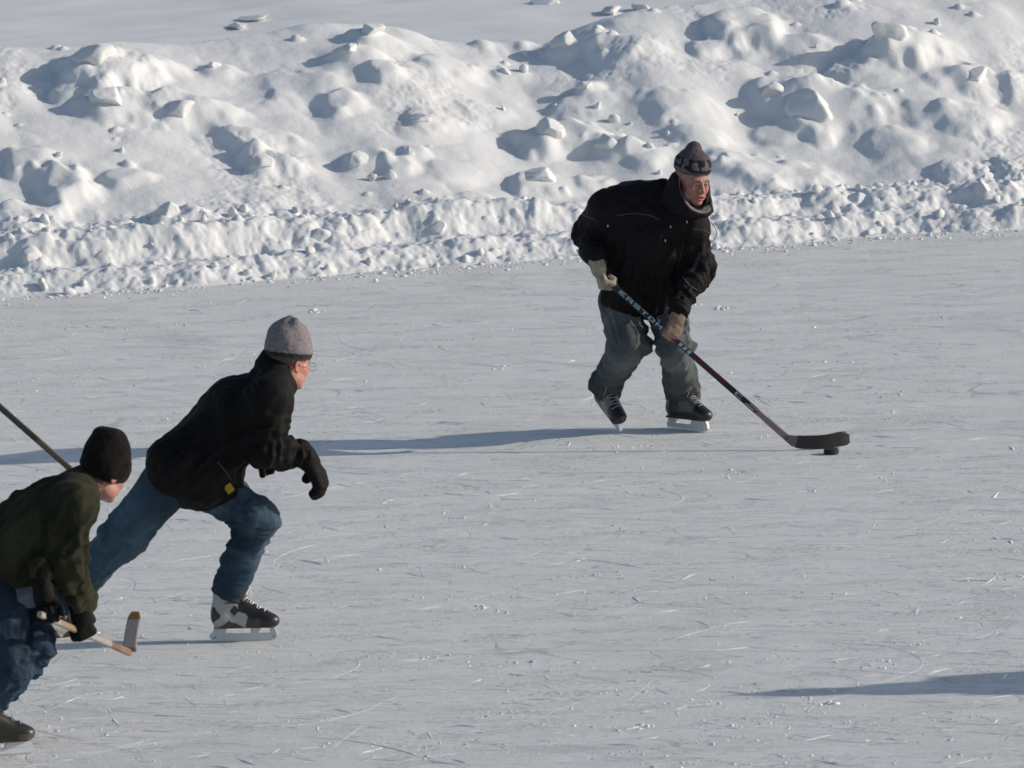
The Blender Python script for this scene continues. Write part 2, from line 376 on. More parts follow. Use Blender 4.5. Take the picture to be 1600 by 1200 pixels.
# snow clods: a few irregular chunk meshes, shared
import bmesh
def chunk_mesh(seed, sub=3, angular=.5, mat_=None, name='snow_block'):
    bm = bmesh.new(); bmesh.ops.create_icosphere(bm, subdivisions=sub, radius=1)
    r = random.Random(seed); pl = [(Vector((r.uniform(-1, 1), r.uniform(-1, 1), r.uniform(-1, 1))).normalized(), r.uniform(.48, .80)) for _ in range(11)]
    co = np.array([v.co for v in bm.verts])
    for n_, d_ in pl:
        n_ = np.array(n_); s_ = co @ n_; ex = np.maximum(s_ - d_, 0); co = co - ex[:, None] * n_ * angular * 1.8 if angular < .56 else co - ex[:, None] * n_
    rr = .06 * fbm(co[:, 0] * 1.6, co[:, 1] * 1.6, co[:, 2] * 1.6, seed=seed, octv=3) + .03 * fbm(co[:, 0] * 7, co[:, 1] * 7, co[:, 2] * 7, seed=seed + 4, octv=2)
    co = co * (1 + rr)[:, None]
    for v, c in zip(bm.verts, co): v.co = c
    me = bpy.data.meshes.new(name); bm.to_mesh(me); bm.free(); me.polygons.foreach_set('use_smooth', [True] * len(me.polygons)); me.materials.append(mat_); return me
big_me = [chunk_mesh(s_, 4, .5, M_snow) for s_ in (3, 8, 14, 21, 33)]
sm_me = [chunk_mesh(s_, 2, .5, M_snow, 'snow_lump') for s_ in (4, 9, 15, 22)]
# crisp blocks standing out of the drift (px, py of centre, width px, height px)
BLOCKS = [(262,322,54,50),(862,190,66,64),(950,214,52,46),(560,243,44,38),(1390,38,84,56),(848,268,84,44),(150,74,90,60),(580,42,70,34),
 (790,108,30,20),(915,130,36,26),(500,362,54,34),(685,350,40,30),(1535,288,50,36),(1275,150,110,84),(335,98,34,24),(885,55,60,44),
 (280,160,70,46),(175,142,90,50),(410,246,46,40),(1525,110,64,44),(545,72,50,22),(660,180,46,30),(640,232,24,24),(1210,135,56,40),(55,392,56,44),(1340,305,54,34)]
for i, (px, py, wp, hp) in enumerate(BLOCKS):
    hit = bank_pick(px, py + hp * .30, lambda a, b: np.array([bh(a[0], b[0])]))
    if hit is None: continue
    u0, v0 = hit; sx = wp / 2 / 285; sz = hp / 2 / 262 * .9
    o = bpy.data.objects.new('snow_block', big_me[i % 5]); link(o, bank)
    x, y = xy(u0, v0 + sx * .35); o.location = Vector((x, y, bh(u0, v0) + sz * .02)) - Vector(bank_o)
    o.rotation_euler = (random.uniform(-.3, .3), random.uniform(-.25, .25), random.uniform(0, 6.28)); o.scale = (sx, sx * .85, sz)
for i in range(110):
    u0 = random.uniform(-.5, 7.2); v0 = random.choice([random.uniform(.0, .25), random.uniform(.55, 1.0), random.uniform(.1, .95), random.uniform(1.0, 3.1)])
    r = random.uniform(.014, .045) * (1.25 if random.random() < .15 else 1)
    o = bpy.data.objects.new('snow_lump', sm_me[i % 4]); link(o, bank); x, y = xy(u0, v0)
    o.location = Vector((x, y, bh(u0, v0) + r * .25)) - Vector(bank_o); o.rotation_euler = (random.uniform(0, 6), random.uniform(0, 6), random.uniform(0, 6)); o.scale = (r, r * random.uniform(.6, 1), r * random.uniform(.5, .9))

# ------------------------------------------------------------------ snow field behind, ice in front
def strip(us, vs, hf, name, m, o_):
    U_, V_ = np.meshgrid(us, vs, indexing='ij'); x, y = xy(U_, V_)
    ob = mesh_obj(name, np.stack([x.ravel(), y.ravel(), hf(U_, V_).ravel()], 1), grid_faces(len(us), len(vs)), m, origin=o_); ob.location = o_; return tag(ob, kind='structure')
us = np.concatenate([-np.geomspace(600, 6, 18), np.arange(-5, 13, .07), np.geomspace(14, 600, 18)])
vs = np.concatenate([np.arange(3.9, 20, .08), np.geomspace(21, 1200, 22)])
def fieldh(u, v):
    near = np.exp(-np.abs(v - 9) / 18)
    return .30 + near * (.035 * fbm(u * .5, v * .9, seed=61, octv=3) + .02 * np.maximum(0, fbm(u * 1.1 + .3 * v, v * 3.1, seed=63, octv=3) - .15))
fo = A(*xy(3.3, 5), .3)
field = strip(us, vs, fieldh, 'snow_field', M_snow, fo)
# low drift ridges and broken crust on the field, where the photograph shows dark slivers
for i, (px, py, wp) in enumerate([(855,6,60),(955,18,36),(1000,29,72),(1080,20,50),(1000,14,30),(1055,47,60),(395,30,60),(370,42,36)]):
    g = ground(px, py, .31); o = bpy.data.objects.new('snow_crust', big_me[i % 5]); link(o, field)
    s_ = wp / 2 / 215; o.location = Vector(g) - Vector(fo) + Vector((0, 0, .01)); o.scale = (s_, .16, .045 if i < 6 else .025); o.rotation_euler = (0, -.06, random.uniform(-.1, .25))

m = bpy.data.materials.new('rink_ice'); m.use_nodes = True; t = m.node_tree; N, L = t.nodes, t.links; p = N['Principled BSDF']
def node(tp, **kw):
    n = N.new(tp)
    for k, v in kw.items(): setattr(n, k, v)
    return n
geo = node('ShaderNodeNewGeometry')
def mapping(scale, rot=0.0, src=None):
    mp = node('ShaderNodeMapping'); mp.inputs['Scale'].default_value = scale; mp.inputs['Rotation'].default_value = (0, 0, rot); L.new(src or geo.outputs['Position'], mp.inputs['Vector']); return mp.outputs[0]
def noise(vec, sc, det=4, rough=.55, dist=0.0):
    n = node('ShaderNodeTexNoise'); n.inputs['Scale'].default_value = sc; n.inputs['Detail'].default_value = det; n.inputs['Roughness'].default_value = rough; n.inputs['Distortion'].default_value = dist
    L.new(vec, n.inputs['Vector']); return n.outputs['Fac']
def mth(op, a, b=None, c=None, clamp=False):
    n = node('ShaderNodeMath', operation=op, use_clamp=clamp)
    for i, v in enumerate((a, b, c)):
        if v is None: continue
        if isinstance(v, (int, float)): n.inputs[i].default_value = v
        else: L.new(v, n.inputs[i])
    return n.outputs[0]
def mrg(x, a, b, c=0.0, d=1.0):
    n = node('ShaderNodeMapRange'); n.interpolation_type = 'SMOOTHSTEP'; L.new(x, n.inputs[0])
    for i, v in enumerate((a, b, c, d)): n.inputs[i + 1].default_value = v
    return n.outputs[0]
fine = noise(mapping((1, 1.3, 1)), 48, 8, .78)
rgh = mrg(noise(mapping((.9, 1.9, 1), -.1), 1.6, 5, .65), .36, .62, .35, 1.25)
strk = noise(mapping((5, 26, 1), -.10), 1.0, 6, .62, .4)
strk2 = noise(mapping((9, 34, 1), .22), 1.0, 5, .6, .6)
chipm = mrg(noise(mapping((1.1, 2.6, 1), -.08), 1.7, 6, .7), .50, .62)
chip = mrg(noise(mapping((.8, 1.7, 1), .1), 34, 7, .72), .53, .64)
lines = []
for (sc, seed, wd, rot) in ((.55, 3.1, .0032, .2), (.8, 11.7, .004, -.5), (.42, 27.0, .0025, .9)):
    mp = node('ShaderNodeMapping'); mp.inputs['Location'].default_value = (seed, seed * .7, 0); mp.inputs['Rotation'].default_value = (0, 0, rot); mp.inputs['Scale'].default_value = (sc, sc * 1.9, 1); L.new(geo.outputs['Position'], mp.inputs['Vector'])
    n_ = noise(mp.outputs[0], 1.0, 1.2, .35, .5); d_ = mth('ABSOLUTE', mth('SUBTRACT', n_, .5)); ln = mrg(d_, 0, wd, 1, 0)
    gate = mrg(noise(mapping((1, 1, 1), rot), 2.1, 2), .50, .56); lines.append(mth('MULTIPLY', ln, gate))
lsum = mth('ADD', mth('ADD', lines[0], lines[1]), lines[2], clamp=True)
hgt = mth('ADD', mth('MULTIPLY', mth('MULTIPLY', fine, rgh), .0125), mth('MULTIPLY', mth('SUBTRACT', strk, .5), .016))
hgt = mth('ADD', hgt, mth('MULTIPLY', mrg(strk2, .60, .72), .0035))
hgt = mth('ADD', hgt, mth('MULTIPLY', mth('MULTIPLY', chip, chipm), .018))
hgt = mth('SUBTRACT', hgt, mth('MULTIPLY', lsum, .0022))
bp = node('ShaderNodeBump'); bp.inputs['Strength'].default_value = .85; bp.inputs['Distance'].default_value = 1.0; L.new(hgt, bp.inputs['Height']); L.new(bp.outputs[0], p.inputs['Normal'])
bare = mrg(noise(mapping((.5, .8, 1), .3), 1.4, 5, .6, 1.2), .56, .74)
c1 = node('ShaderNodeMix', data_type='RGBA'); c1.inputs[6].default_value = (.75, .76, .75, 1); c1.inputs[7].default_value = (.62, .65, .665, 1); L.new(mth('MULTIPLY', bare, .8), c1.inputs[0])
c2 = node('ShaderNodeMix', data_type='RGBA'); L.new(c1.outputs[2], c2.inputs[6]); c2.inputs[7].default_value = (.78, .79, .80, 1); L.new(mth('MULTIPLY', chip, chipm), c2.inputs[0])
c3 = node('ShaderNodeMix', data_type='RGBA'); L.new(c2.outputs[2], c3.inputs[6]); c3.inputs[7].default_value = (.36, .39, .41, 1); L.new(mth('MULTIPLY', lsum, .55), c3.inputs[0])
L.new(c3.outputs[2], p.inputs['Base Color']); p.inputs['Roughness'].default_value = .55; p.inputs['Specular IOR Level'].default_value = .25
M_ice = m
us = np.array([-400, -60, -15, -5, 0, 4, 8, 15, 60, 400.]); vs = np.array([-120, -60, -40, -30, -16, -8, -4, -2, .0, .6])
ice = strip(us, vs, lambda u, v: np.zeros_like(u), 'ice', M_ice, A(0, 24, 0))

# skate cuts: low ridges of shaved ice beside fine grooves, and crumbs of snow scattered along them
rng = np.random.RandomState(11)
V_, F_, lines_ = [], [], []
for k in range(2300):
    px, py = rng.uniform(-60, 1660), 400 + 800 * rng.uniform(0, 1) ** .8
    g = ground(px, py); 
    if uv(g)[1] > -.12: continue
    L_ = rng.uniform(.03, .20) if k > 170 else (rng.uniform(.2, .9) if k > 6 else rng.uniform(1., 2.4)); th = rng.normal(-.12, .30) if rng.rand() < .72 else rng.uniform(0, math.pi); cv = rng.normal(0, .9) if L_ < .9 else rng.normal(0, .25)
    if rng.rand() < .15: cv *= 4
    n = max(6, int(L_ / .03)); P = [g[:2]]; a = th
    for i in range(n): a += cv * L_ / n; P.append(P[-1] + A(math.cos(a), math.sin(a)) * L_ / n)
    P = np.array(P); lines_.append(P); wdt = rng.uniform(.004, .011) if k > 170 else rng.uniform(.0025, .005); ht = rng.uniform(.0010, .0050) * rng.uniform(.3, 1) if k > 170 else rng.uniform(.0006, .0016)
    env = np.sin(np.linspace(0, math.pi, n + 1)) ** .4 * np.clip(.75 + .6 * vn(np.arange(n + 1) * .6, k * 1.0), .05, 1.3)
    b0 = len(V_)
    for i in range(n + 1):
        d = nrm(P[min(i + 1, n)] - P[max(i - 1, 0)]); q = A(-d[1], d[0]); e = env[i]
        for off, z in ((-wdt * e, .0005), (0, .0008 + ht * e), (wdt * e, .0005)): V_.append((*(P[i] + q * off), z))
    for i in range(n):
        for j in (0, 1): F_.append((b0 + i * 3 + j, b0 + i * 3 + 3 + j, b0 + i * 3 + 4 + j, b0 + i * 3 + j + 1))
sk = mesh_obj('skate_marks', V_, np.array(F_), M_chip, smooth=False); tag(sk, kind='stuff')
sk['label'] = 'thin curved skate cuts and shaved ridges all over the rink ice'; sk['category'] = 'skate marks'
ico = bmesh.new(); bmesh.ops.create_icosphere(ico, subdivisions=1, radius=1); IV = np.array([v.co for v in ico.verts]); IF = np.array([[v.index for v in f.verts] for f in ico.faces]); ico.free()
pts = []
for P in lines_:
    for _ in range(rng.poisson(4 if len(P) > 8 else 1)): q = P[rng.randint(len(P))]; pts.append((q[0] + rng.normal(0, .02), q[1] + rng.normal(0, .02), rng.uniform(.0012, .004)))
for k in range(170):
    g = ground(rng.uniform(-50, 1650), 400 + 800 * rng.uniform(0, 1) ** .8); s_ = rng.uniform(.5, 1.4); ang = rng.normal(-.1, .2)
    for _ in range(rng.poisson(16)):
        a, b = rng.normal(0, .13 * s_), rng.normal(0, .045); pts.append((g[0] + a * math.cos(ang) - b * math.sin(ang), g[1] + a * math.sin(ang) + b * math.cos(ang), rng.uniform(.0018, .0062) * s_ * rng.uniform(.4, 1.1)))
for k in range(650):
    u, v = rng.uniform(-.5, 7.2), -abs(rng.normal(0, .16)) + .05; x, y = xy(u, v); pts.append((x, y, rng.uniform(.002, .010) * (2.0 if rng.rand() < .07 else 1)))
for (px, py, s_) in [(750,950,.009),(785,955,.007),(1300,1100,.012),(1285,1103,.009),(1010,1135,.011),(1080,478,.012),(1130,482,.012),(780,575,.01),(490,486,.014),(500,487,.010),(960,452,.012)]:
    for _ in range(7): g = ground(px + rng.normal(0, 7), py + rng.normal(0, 2)); pts.append((g[0], g[1], s_ * rng.uniform(.3, 1)))
pts = [q for q in pts if uv((q[0], q[1], 0))[1] < .08]
n = len(pts); V3 = np.zeros((n, len(IV), 3)); 
for i, (x, y, r) in enumerate(pts):
    a = rng.uniform(0, 6.28); c, s_ = math.cos(a), math.sin(a); sc = A(r * rng.uniform(.9, 2.2), r * rng.uniform(.6, 1.2), r * rng.uniform(.4, .9))
    q = IV * sc * (1 + rng.uniform(-.3, .3, (len(IV), 1))); V3[i, :, 0] = x + q[:, 0] * c - q[:, 1] * s_; V3[i, :, 1] = y + q[:, 0] * s_ + q[:, 1] * c; V3[i, :, 2] = np.maximum(q[:, 2] + sc[2] * .4, -.001)
Fc = (IF[None] + (np.arange(n) * len(IV))[:, None, None]).reshape(-1, 3)
cr = mesh_obj('snow_crumbs', V3.reshape(-1, 3), Fc, M_chip); tag(cr, kind='stuff'); cr['label'] = 'loose snow crumbs scattered over the ice and along the bank foot'; cr['category'] = 'snow crumbs'

# ------------------------------------------------------------------ people
def frm(f, up=(0, 0, 1)):
    f = nrm(f); l = nrm(np.cross(up, f)); return np.stack([f, l, np.cross(f, l)], 1)
def head_ops(s, open_=.0):
    s.ell((-.012, 0, .045), (.097, .077, .086), k=.02)
    s.ell((.030, 0, -.020), (.058, .060, .085), k=.03)
    s.ell((.030, 0, -.066), (.052, .050, .040), k=.03).ell((.076, 0, -.094), (.017, .020, .016), k=.025)
    for y in (-1, 1):
        s.ell((.058, .040 * y, -.026), (.024, .022, .024), k=.02)
        s.ell((.020, .052 * y, -.068), (.034, .014, .024), k=.02)
    s.ell((.080, 0, .022), (.014, .050, .010), k=.014)
    for y in (-1, 1): s.ell((.096, .030 * y, .000), (.016, .017, .012), k=.012, mode=-1)
    for y in (-1, 1):
        s.ell((.0755, .030 * y, -.001), .0125, k=.002)
        s.cap((.086, .018 * y, .0095), (.081, .042 * y, .006), .0035, k=.006); s.cap((.086, .018 * y, -.009), (.080, .042 * y, -.009), .003, k=.006)
        s.cap((.093, .012 * y, .022), (.083, .045 * y, .022), .0045, .003, k=.008)
    s.cap((.090, 0, .012), (.112, 0, -.030), .0070, .0095, k=.012)
    for y in (-1, 1): s.ell((.101, .0115 * y, -.035), (.010, .0075, .0075), k=.007)
    s.ell((.086, 0, -.058), (.014, .026, .016), k=.012)
    s.ell((.0965, 0, -.0555), (.0075, .021, .0050), k=.005).ell((.094, 0, -.0700 - open_), (.0080, .018, .0062), k=.005)
    s.ell((.100, 0, -.0625 - open_ * .4), (.014, .017, .0018 + open_), k=.003, mode=-1)
    for y in (-1, 1):
        s.ell((-.008, .079 * y, -.008), (.018, .007, .031), k=.006); s.ell((-.006, .086 * y, -.006), (.010, .005, .019), k=.004, mode=-1)
SKIN = A(.50, .27, .20)
def head_col(V, o, R, skin=SKIN, lips=(.36, .12, .10), hair=(.05, .035, .025)):
    q = (V - o) @ R; c = np.tile(skin, (len(V), 1)); x, y, z = q.T
    c *= (1 + .08 * vn(x * 60, y * 60, z * 60))[:, None]
    def put(m, col, a=1.0): c[m] = c[m] * (1 - a) + np.asarray(col) * a
    put((x > .05) & (np.hypot(np.abs(y) - .045, z + .03) < .024), skin * A(1.15, .72, .70), .55)         # ruddy cheeks
    put((x > .10) & (z < -.01) & (z > -.045) & (np.abs(y) < .02), skin * A(1.15, .7, .68), .5)
    put((np.abs(y) > .074) & (np.abs(z) < .04) & (np.abs(x) < .03), skin * A(1.2, .72, .66), .6)
    put((x > .088) & (np.abs(y) < .024) & (z < -.050) & (z > -.084), lips, .85)
    put((x > .090) & (np.abs(y) < .017) & (np.abs(z + .0645) < .0035), (.06, .02, .02), 1)
    for s_ in (-1, 1):
        d = np.linalg.norm(q - A(.0755, .030 * s_, -.001), axis=1); e = (d < .0140) & (x > .078) & (np.abs(z + .001) < .0058)
        put(e, (.30, .26, .25)); put(e & (np.hypot(y - .030 * s_, z + .001) < .0065), (.04, .035, .03))
    put((x > .070) & (np.abs(z - .0225) < .0045) & (np.abs(y) > .012) & (np.abs(y) < .046), hair, .75)
    put((z > .066) | ((x < -.03) & (z > -.055)), hair, .85)
    return c
def hand_ops(s, wrist, a, n, t, curls=(75, 85, 60), sc=1.0, pad=0.0, thumb=(.6, .5)):
    """a: wrist to knuckles, n: back of the hand, t: towards the thumb"""
    a = nrm(a); n = nrm(n - a * (n @ a)); t_ = np.cross(a, n); t = t_ if t_ @ t > 0 else -t_
    w = np.asarray(wrist, float); r = lambda x: x * sc + pad
    s.cap(w - a * .03, w + a * .02, r(.028), r(.030), k=.015, flat=(t, 1.15))
    for o_ in (-.027, -.009, .009, .026):
        s.cap(w + a * .015 + t * o_ * .8, w + a * .085 * sc + t * o_, r(.014), r(.0125), k=.012)
    for o_, ln in zip((.030, .010, -.010, -.029), ((.042, .026, .020), (.047, .029, .021), (.044, .027, .020), (.034, .021, .018))):
        p = w + a * .085 * sc + t * o_ * sc; ang = 0; rad = (.0112, .0100, .0090, .0080)
        for i in range(3):
            ang += math.radians(curls[i]); d = a * math.cos(ang) - n * math.sin(ang); q = p + d * ln[i] * sc
            s.cap(p, q, r(rad[i]), r(rad[i + 1]), k=.004); p = q
    p0 = w + a * .025 * sc + t * .030 * sc - n * .008; p1 = p0 + nrm(t * .6 + a * .9 - n * thumb[0]) * .042 * sc; p2 = p1 + nrm(t * .1 + a * .8 - n * (thumb[0] + thumb[1])) * .033 * sc; p3 = p2 + nrm(-t * .15 + a * .45 - n * (thumb[0] + thumb[1])) * .024 * sc
    s.cap(p0, p1, r(.016), r(.012), k=.012).cap(p1, p2, r(.012), r(.0105), k=.004).cap(p2, p3, r(.0105), r(.009), k=.004)

def seg_coords(V, a, b):
    ab = b - a; L_ = np.linalg.norm(ab); d = ab / L_; t = ((V - a) @ d) / L_; q = (V - a) - np.outer((V - a) @ d, d); return t, q, np.linalg.norm(q, axis=1), d
def folds(V, N_, segs, soft=1.0, seed=0):
    """cloth folds pushed along the normals. segs: (a, b, radius, ring amp, long amp, centre t, width t, ring spacing m)"""
    D = np.zeros(len(V))
    for i, (a, b, rad, ra, la, tc, tw, sp) in enumerate(segs):
        t, q, dist, d = seg_coords(V, a, b); L_ = np.linalg.norm(b - a)
        wgt = np.exp(-((t - tc) / tw) ** 2) * (1 - sst(rad * 1.5, rad * 2.2, dist)) * sst(-.25, -.05, t) * (1 - sst(1.05, 1.25, t))
        e1 = nrm(np.cross(d, A(.2, .3, .9))); e2 = np.cross(d, e1); x1, x2 = q @ e1, q @ e2
        w1 = vn(x1 * 7, x2 * 7, t * L_ * 5, seed + i * 7) * .6
        if ra:
            n_ = vn(x1 * 4.5 + 3, x2 * 4.5, t * L_ / sp + w1 + x1 * 11.0, seed + i * 7 + 1); n2_ = vn(x1 * 8, x2 * 8, t * L_ / sp * 1.9 - w1 - x2 * 6, seed + i * 7 + 2)
            D += wgt * ra * ((1 - np.abs(n_) * 2.2) + .45 * (1 - np.abs(n2_) * 2.2) - .5)
        if la:
            n_ = vn(x1 / .045 + w1, x2 / .045, t * L_ * 2.2 + w1, seed + i * 7 + 3); D += wgt * la * ((1 - np.abs(n_) * 2.2) - .2)
    return V + N_ * (D * soft)[:, None]
def finish(s, name, m, root, ro, colf, segs=None, seed=0, it=1, fine=None, base_n=.0, soft=1.0, bfreq=9):
    V, Q = s.mesh(fine)
    if it: V = lap(V, Q, it)
    if segs or base_n:
        N_ = normals(V, Q)
        if base_n: V = V + N_ * (base_n * (fbm(V[:, 0] * bfreq, V[:, 1] * bfreq, V[:, 2] * bfreq, seed + 90, 3)))[:, None]
        if segs: V = folds(V, N_, segs, soft, seed)
        V = lap(V, Q, 1, .4)
    c = colf(V) if callable(colf) else np.tile(np.asarray(colf, float), (len(V), 1))
    o = mesh_obj(name, V, Q, m, root, c, origin=ro); o['_'] = 0; del o['_']
    return o, V, Q
def bvh_of(V, Q): return BVHTree.FromPolygons([tuple(v) for v in V], [tuple(int(i) for i in q) for q in Q])
def onsurf(bvh, px, py, off=.002):
    d = Vector(ray(px, py)).normalized(); h = bvh.ray_cast(Vector((0, 0, CAM_H)), d)
    return None if h[0] is None else np.array(h[0]) + np.array(h[1]) * off
def seam(bvh, pts, r, name, m, root, ro):
    P = []
    for i in range(len(pts) - 1):
        for k in range(8):
            t = k / 8; q = onsurf(bvh, pts[i][0] * (1 - t) + pts[i + 1][0] * t, pts[i][1] * (1 - t) + pts[i + 1][1] * t, r * .5)
            if q is not None and (not P or np.linalg.norm(q - P[-1]) < .06): P.append(q)
    if len(P) > 3:
        V, F = tube(smooth_path(P[::3], 3), r, 5); return mesh_obj(name, V, F, m, root, origin=ro)

# ---- skates, modelled once in their own frame: x forward, z up from the ice
def skate(root, ro, o, R, style, detail=1):
    s = S(.0032 if detail else .008)
    s.cap((-.085, 0, .098), (.10, 0, .084), .041, .036, k=.03).ell((.118, 0, .086), (.044, .043, .033), k=.02)
    s.cap((-.085, 0, .11), (-.070, 0, .255 if style == 'silver' else .215), .043, .050, k=.03, flat=((1, 0, 0), 1.18)).cap((-.03, 0, .165), (.075, 0, .105), .044, .036, k=.03)
    s.cap((-.012, 0, .20), (.012, 0, .275), .030, .026, k=.015, flat=((0, 1, 0), 1.35))
    s.ell((-.118, 0, .12), (.018, .030, .045), k=.02); s.box((.0, 0, .060), (.128, .034, .006), rd=.005, k=.012)
    s.box((0, 0, .0), (.3, .2, .055), k=.003, mode=-1); s.ell((-.06, 0, .30), (.040, .034, .06), k=.01, mode=-1)
    V, Q = s.mesh(); V = lap(V, Q, 1); x, y, z = V.T; c = np.zeros((len(V), 3))
    def put(m_, col): c[m_] = col
    lace = (x > -.035) & (z > .125 - .35 * np.clip(x, -1, .09)) & (x < .10)
    if style == 'silver':
        x0_, z0_ = x, z; x = x + .007 * vn(x0_ * 40, y * 40, z0_ * 40, 3); z = z + .006 * vn(x0_ * 40, y * 40, z0_ * 40, 9)
        c[:] = (.013, .011, .012); side = (x < .012 - .25 * (z - .15)) & (z < .235)
        put(side, (.36, .37, .375)); put(side & (np.abs(z - .118) < .034 - 1.1 * np.maximum(0, x + .125)) & (x < -.092), (.02, .018, .018))
        put((np.abs(x + .036) + .9 * np.abs(z - .132) < .021) & (x < -.018), (.03, .02, .02)); put((z < .090 - .55 * np.abs(x + .055)) & side, (.06, .05, .048)); put(side & (((x + .05) / .035) ** 2 + ((z - .172) / .006) ** 2 < 1), (.10, .09, .09))
        put(x > .082, (.022, .016, .015)); put((x > .02) & (x < .082) & (z < .10), (.05, .043, .04)); put(lace & (x > -.02), (.015, .013, .013)); put(z > .232, (.02, .018, .02))
    elif style == 'brown':
        c[:] = (.018, .016, .012); put(((x + .065) / .035) ** 2 + ((z - .12) / .04) ** 2 < 1, (.34, .29, .19)); put((x > .085) & (z < .085), (.08, .065, .055)); put(z > .21, (.30, .17, .14))
    else:
        c[:] = (.018, .014, .014); put((x > -.03) & (x < .078) & (z > .098) , (.10, .10, .10)); put(lace & (np.abs(y) < .012), (.015, .015, .015)); put(z > .2, (.02, .02, .02))
    z = V[:, 2]; put(z < .0605, (.05, .03, .03))
    tf = lambda P: np.asarray(o) + np.asarray(P) @ R.T
    boot = mesh_obj('skate', tf(V), Q, M_boot, root, c, origin=ro)
    if style == 'silver': rail = [(-.150, .020), (-.142, .008), (.140, .008), (.152, .022), (.148, .034), (.138, .0335), (-.130, .0335), (-.146, .034)]
    else: rail = [(-.140, .020), (-.132, .008), (.138, .008), (.152, .020), (.148, .036), (.030, .032), (-.040, .031), (-.135, .033)]
    parts = [prism(rail, -.0075, .0075)]
    if style == 'silver':
        parts += [prism([(-.138, .030), (-.082, .030), (-.068, .062), (-.126, .062)], -.0105, .0105), prism([(.035, .0325), (.062, .0325), (.085, .060), (.030, .060)], -.0095, .0095), prism([(.118, .031), (.150, .031), (.137, .062), (.117, .062)], -.0085, .0085)]
        parts += [prism([(xx - .004, .018), (xx, .014), (xx + .004, .018), (xx, .022)], -.0083, .0083) for xx in ()]
    else: parts += [prism([(-.132, .030), (-.075, .030), (-.070, .062), (-.125, .062)], -.0105, .0105), prism([(.028, .030), (.150, .034), (.135, .062), (.045, .062)], -.0095, .0095)]
    Vh, Fh = join(parts); hold = mesh_obj('blade_holder', tf(Vh), Fh, M_hold, boot, smooth=False, origin=ro)
    Vb, Fb = prism([(-.142, .010), (-.138, .003), (-.10, .0), (.11, .0), (.142, .004), (.146, .012)], -.0018, .0018); mesh_obj('blade', tf(Vb), Fb, M_steel, boot, smooth=False, origin=ro)
    if detail:
        if style == 'silver': # rivets
            
            for xx in (-.125, .135): Vr, Fr = tube([A(xx, -.0085, .018), A(xx, .0085, .018)], .0035, 8); mesh_obj('rivet', tf(Vr), Fr, M_rub, boot, origin=ro)
        bv = bvh_of(V, Q); lp = []
        for i in range(9):
            t = i / 8; cx_, cz_ = -.012 + t * .095, .235 - t * .118; row = []
            for yy in (-.026, -.016, -.006, .006, .016, .026):
                h = bv.ray_cast(Vector((cx_ + .06 + yy * .25 * (1 if i % 2 else -1), yy, cz_ + .08)), Vector((-.6, 0, -.8)))
                if h[0] is not None: row.append(np.array(h[0]) + np.array(h[1]) * .0015)
            if len(row) > 3: lp.append(tube(row, .0027, 5))
        if lp:
            Vl, Fl = join(lp); mesh_obj('lace', tf(Vl), Fl, M_lace if style == 'silver' else M_lace_g, boot, origin=ro)
        b0 = A(.0, 0, .245); lp = []
        for sgn in (-1, 1): lp.append(tube(smooth_path([b0, b0 + A(.03, .018 * sgn, -.012), b0 + A(.035, .034 * sgn, -.045), b0 + A(.025, .038 * sgn, -.075)], 5), .0022, 5))
        Vl, Fl = join(lp); mesh_obj('lace_bow', tf(Vl), Fl, M_lace if style == 'silver' else M_lace_g, boot, origin=ro)
    return boot

def leg_ops(s, hip, knee, ank, r, k=.04, lat=None):
    s.cap(hip, knee, r[0], r[1], k=k).cap(knee, ank, r[1] * .97, r[2], k=.03)

def build_body(sp):
    J, ro = sp['J'], sp['ro']; s = S(.010 if sp.get('hi', 1) else .014)
    lat = nrm(J['ls'] - J['rs'])
    s.cap(J['pel'], J['chest'], .105, .115, k=.05, flat=(lat, 1.3)).cap(J['chest'], J['neck'], .11, .055, k=.05, flat=(lat, 1.4))
    for q in 'rl':
        s.cap(J['neck'] * .3 + J[q + 's'] * .7, J[q + 's'], .05, .05, k=.04); s.cap(J[q + 's'], J[q + 'e'], .040, .030, k=.03); s.cap(J[q + 'e'], J[q + 'w'], .030, .023, k=.015)
        s.cap(J['pel'], J[q + 'h'], .10, .085, k=.05); s.cap(J[q + 'h'], J[q + 'k'], .078, .048, k=.04); s.cap(J[q + 'k'], J[q + 'a'], .046, .034, k=.03)
        a, n, t, cu = sp['hand' + q]; hand_ops(s, J[q + 'w'] + nrm(a) * .01, a, n, t, cu, .95, -.001)
        so_, sR = sp['skate' + q]; s.cap(J[q + 'a'], so_ + sR @ A(-.07, 0, .11), .034, .034, k=.02).cap(so_ + sR @ A(-.07, 0, .11), so_ + sR @ A(.09, 0, .088), .032, .024, k=.02)
    ho, hR = sp['head']
    s.cap(J['neck'], ho + hR @ A(-.02, 0, -.06), .056, .054, k=.03)
    s.frame(ho, hR); head_ops(s, sp.get('mouth', 0)); s.frame((0, 0, 0), np.eye(3))
    V, Q = s.mesh((ho, .135, .0027 if sp.get('hi', 1) else .008))
    o = mesh_obj('body', V, Q, M_skin, sp['root'], head_col(V, ho, hR, sp.get('skin', SKIN)), origin=ro); return o

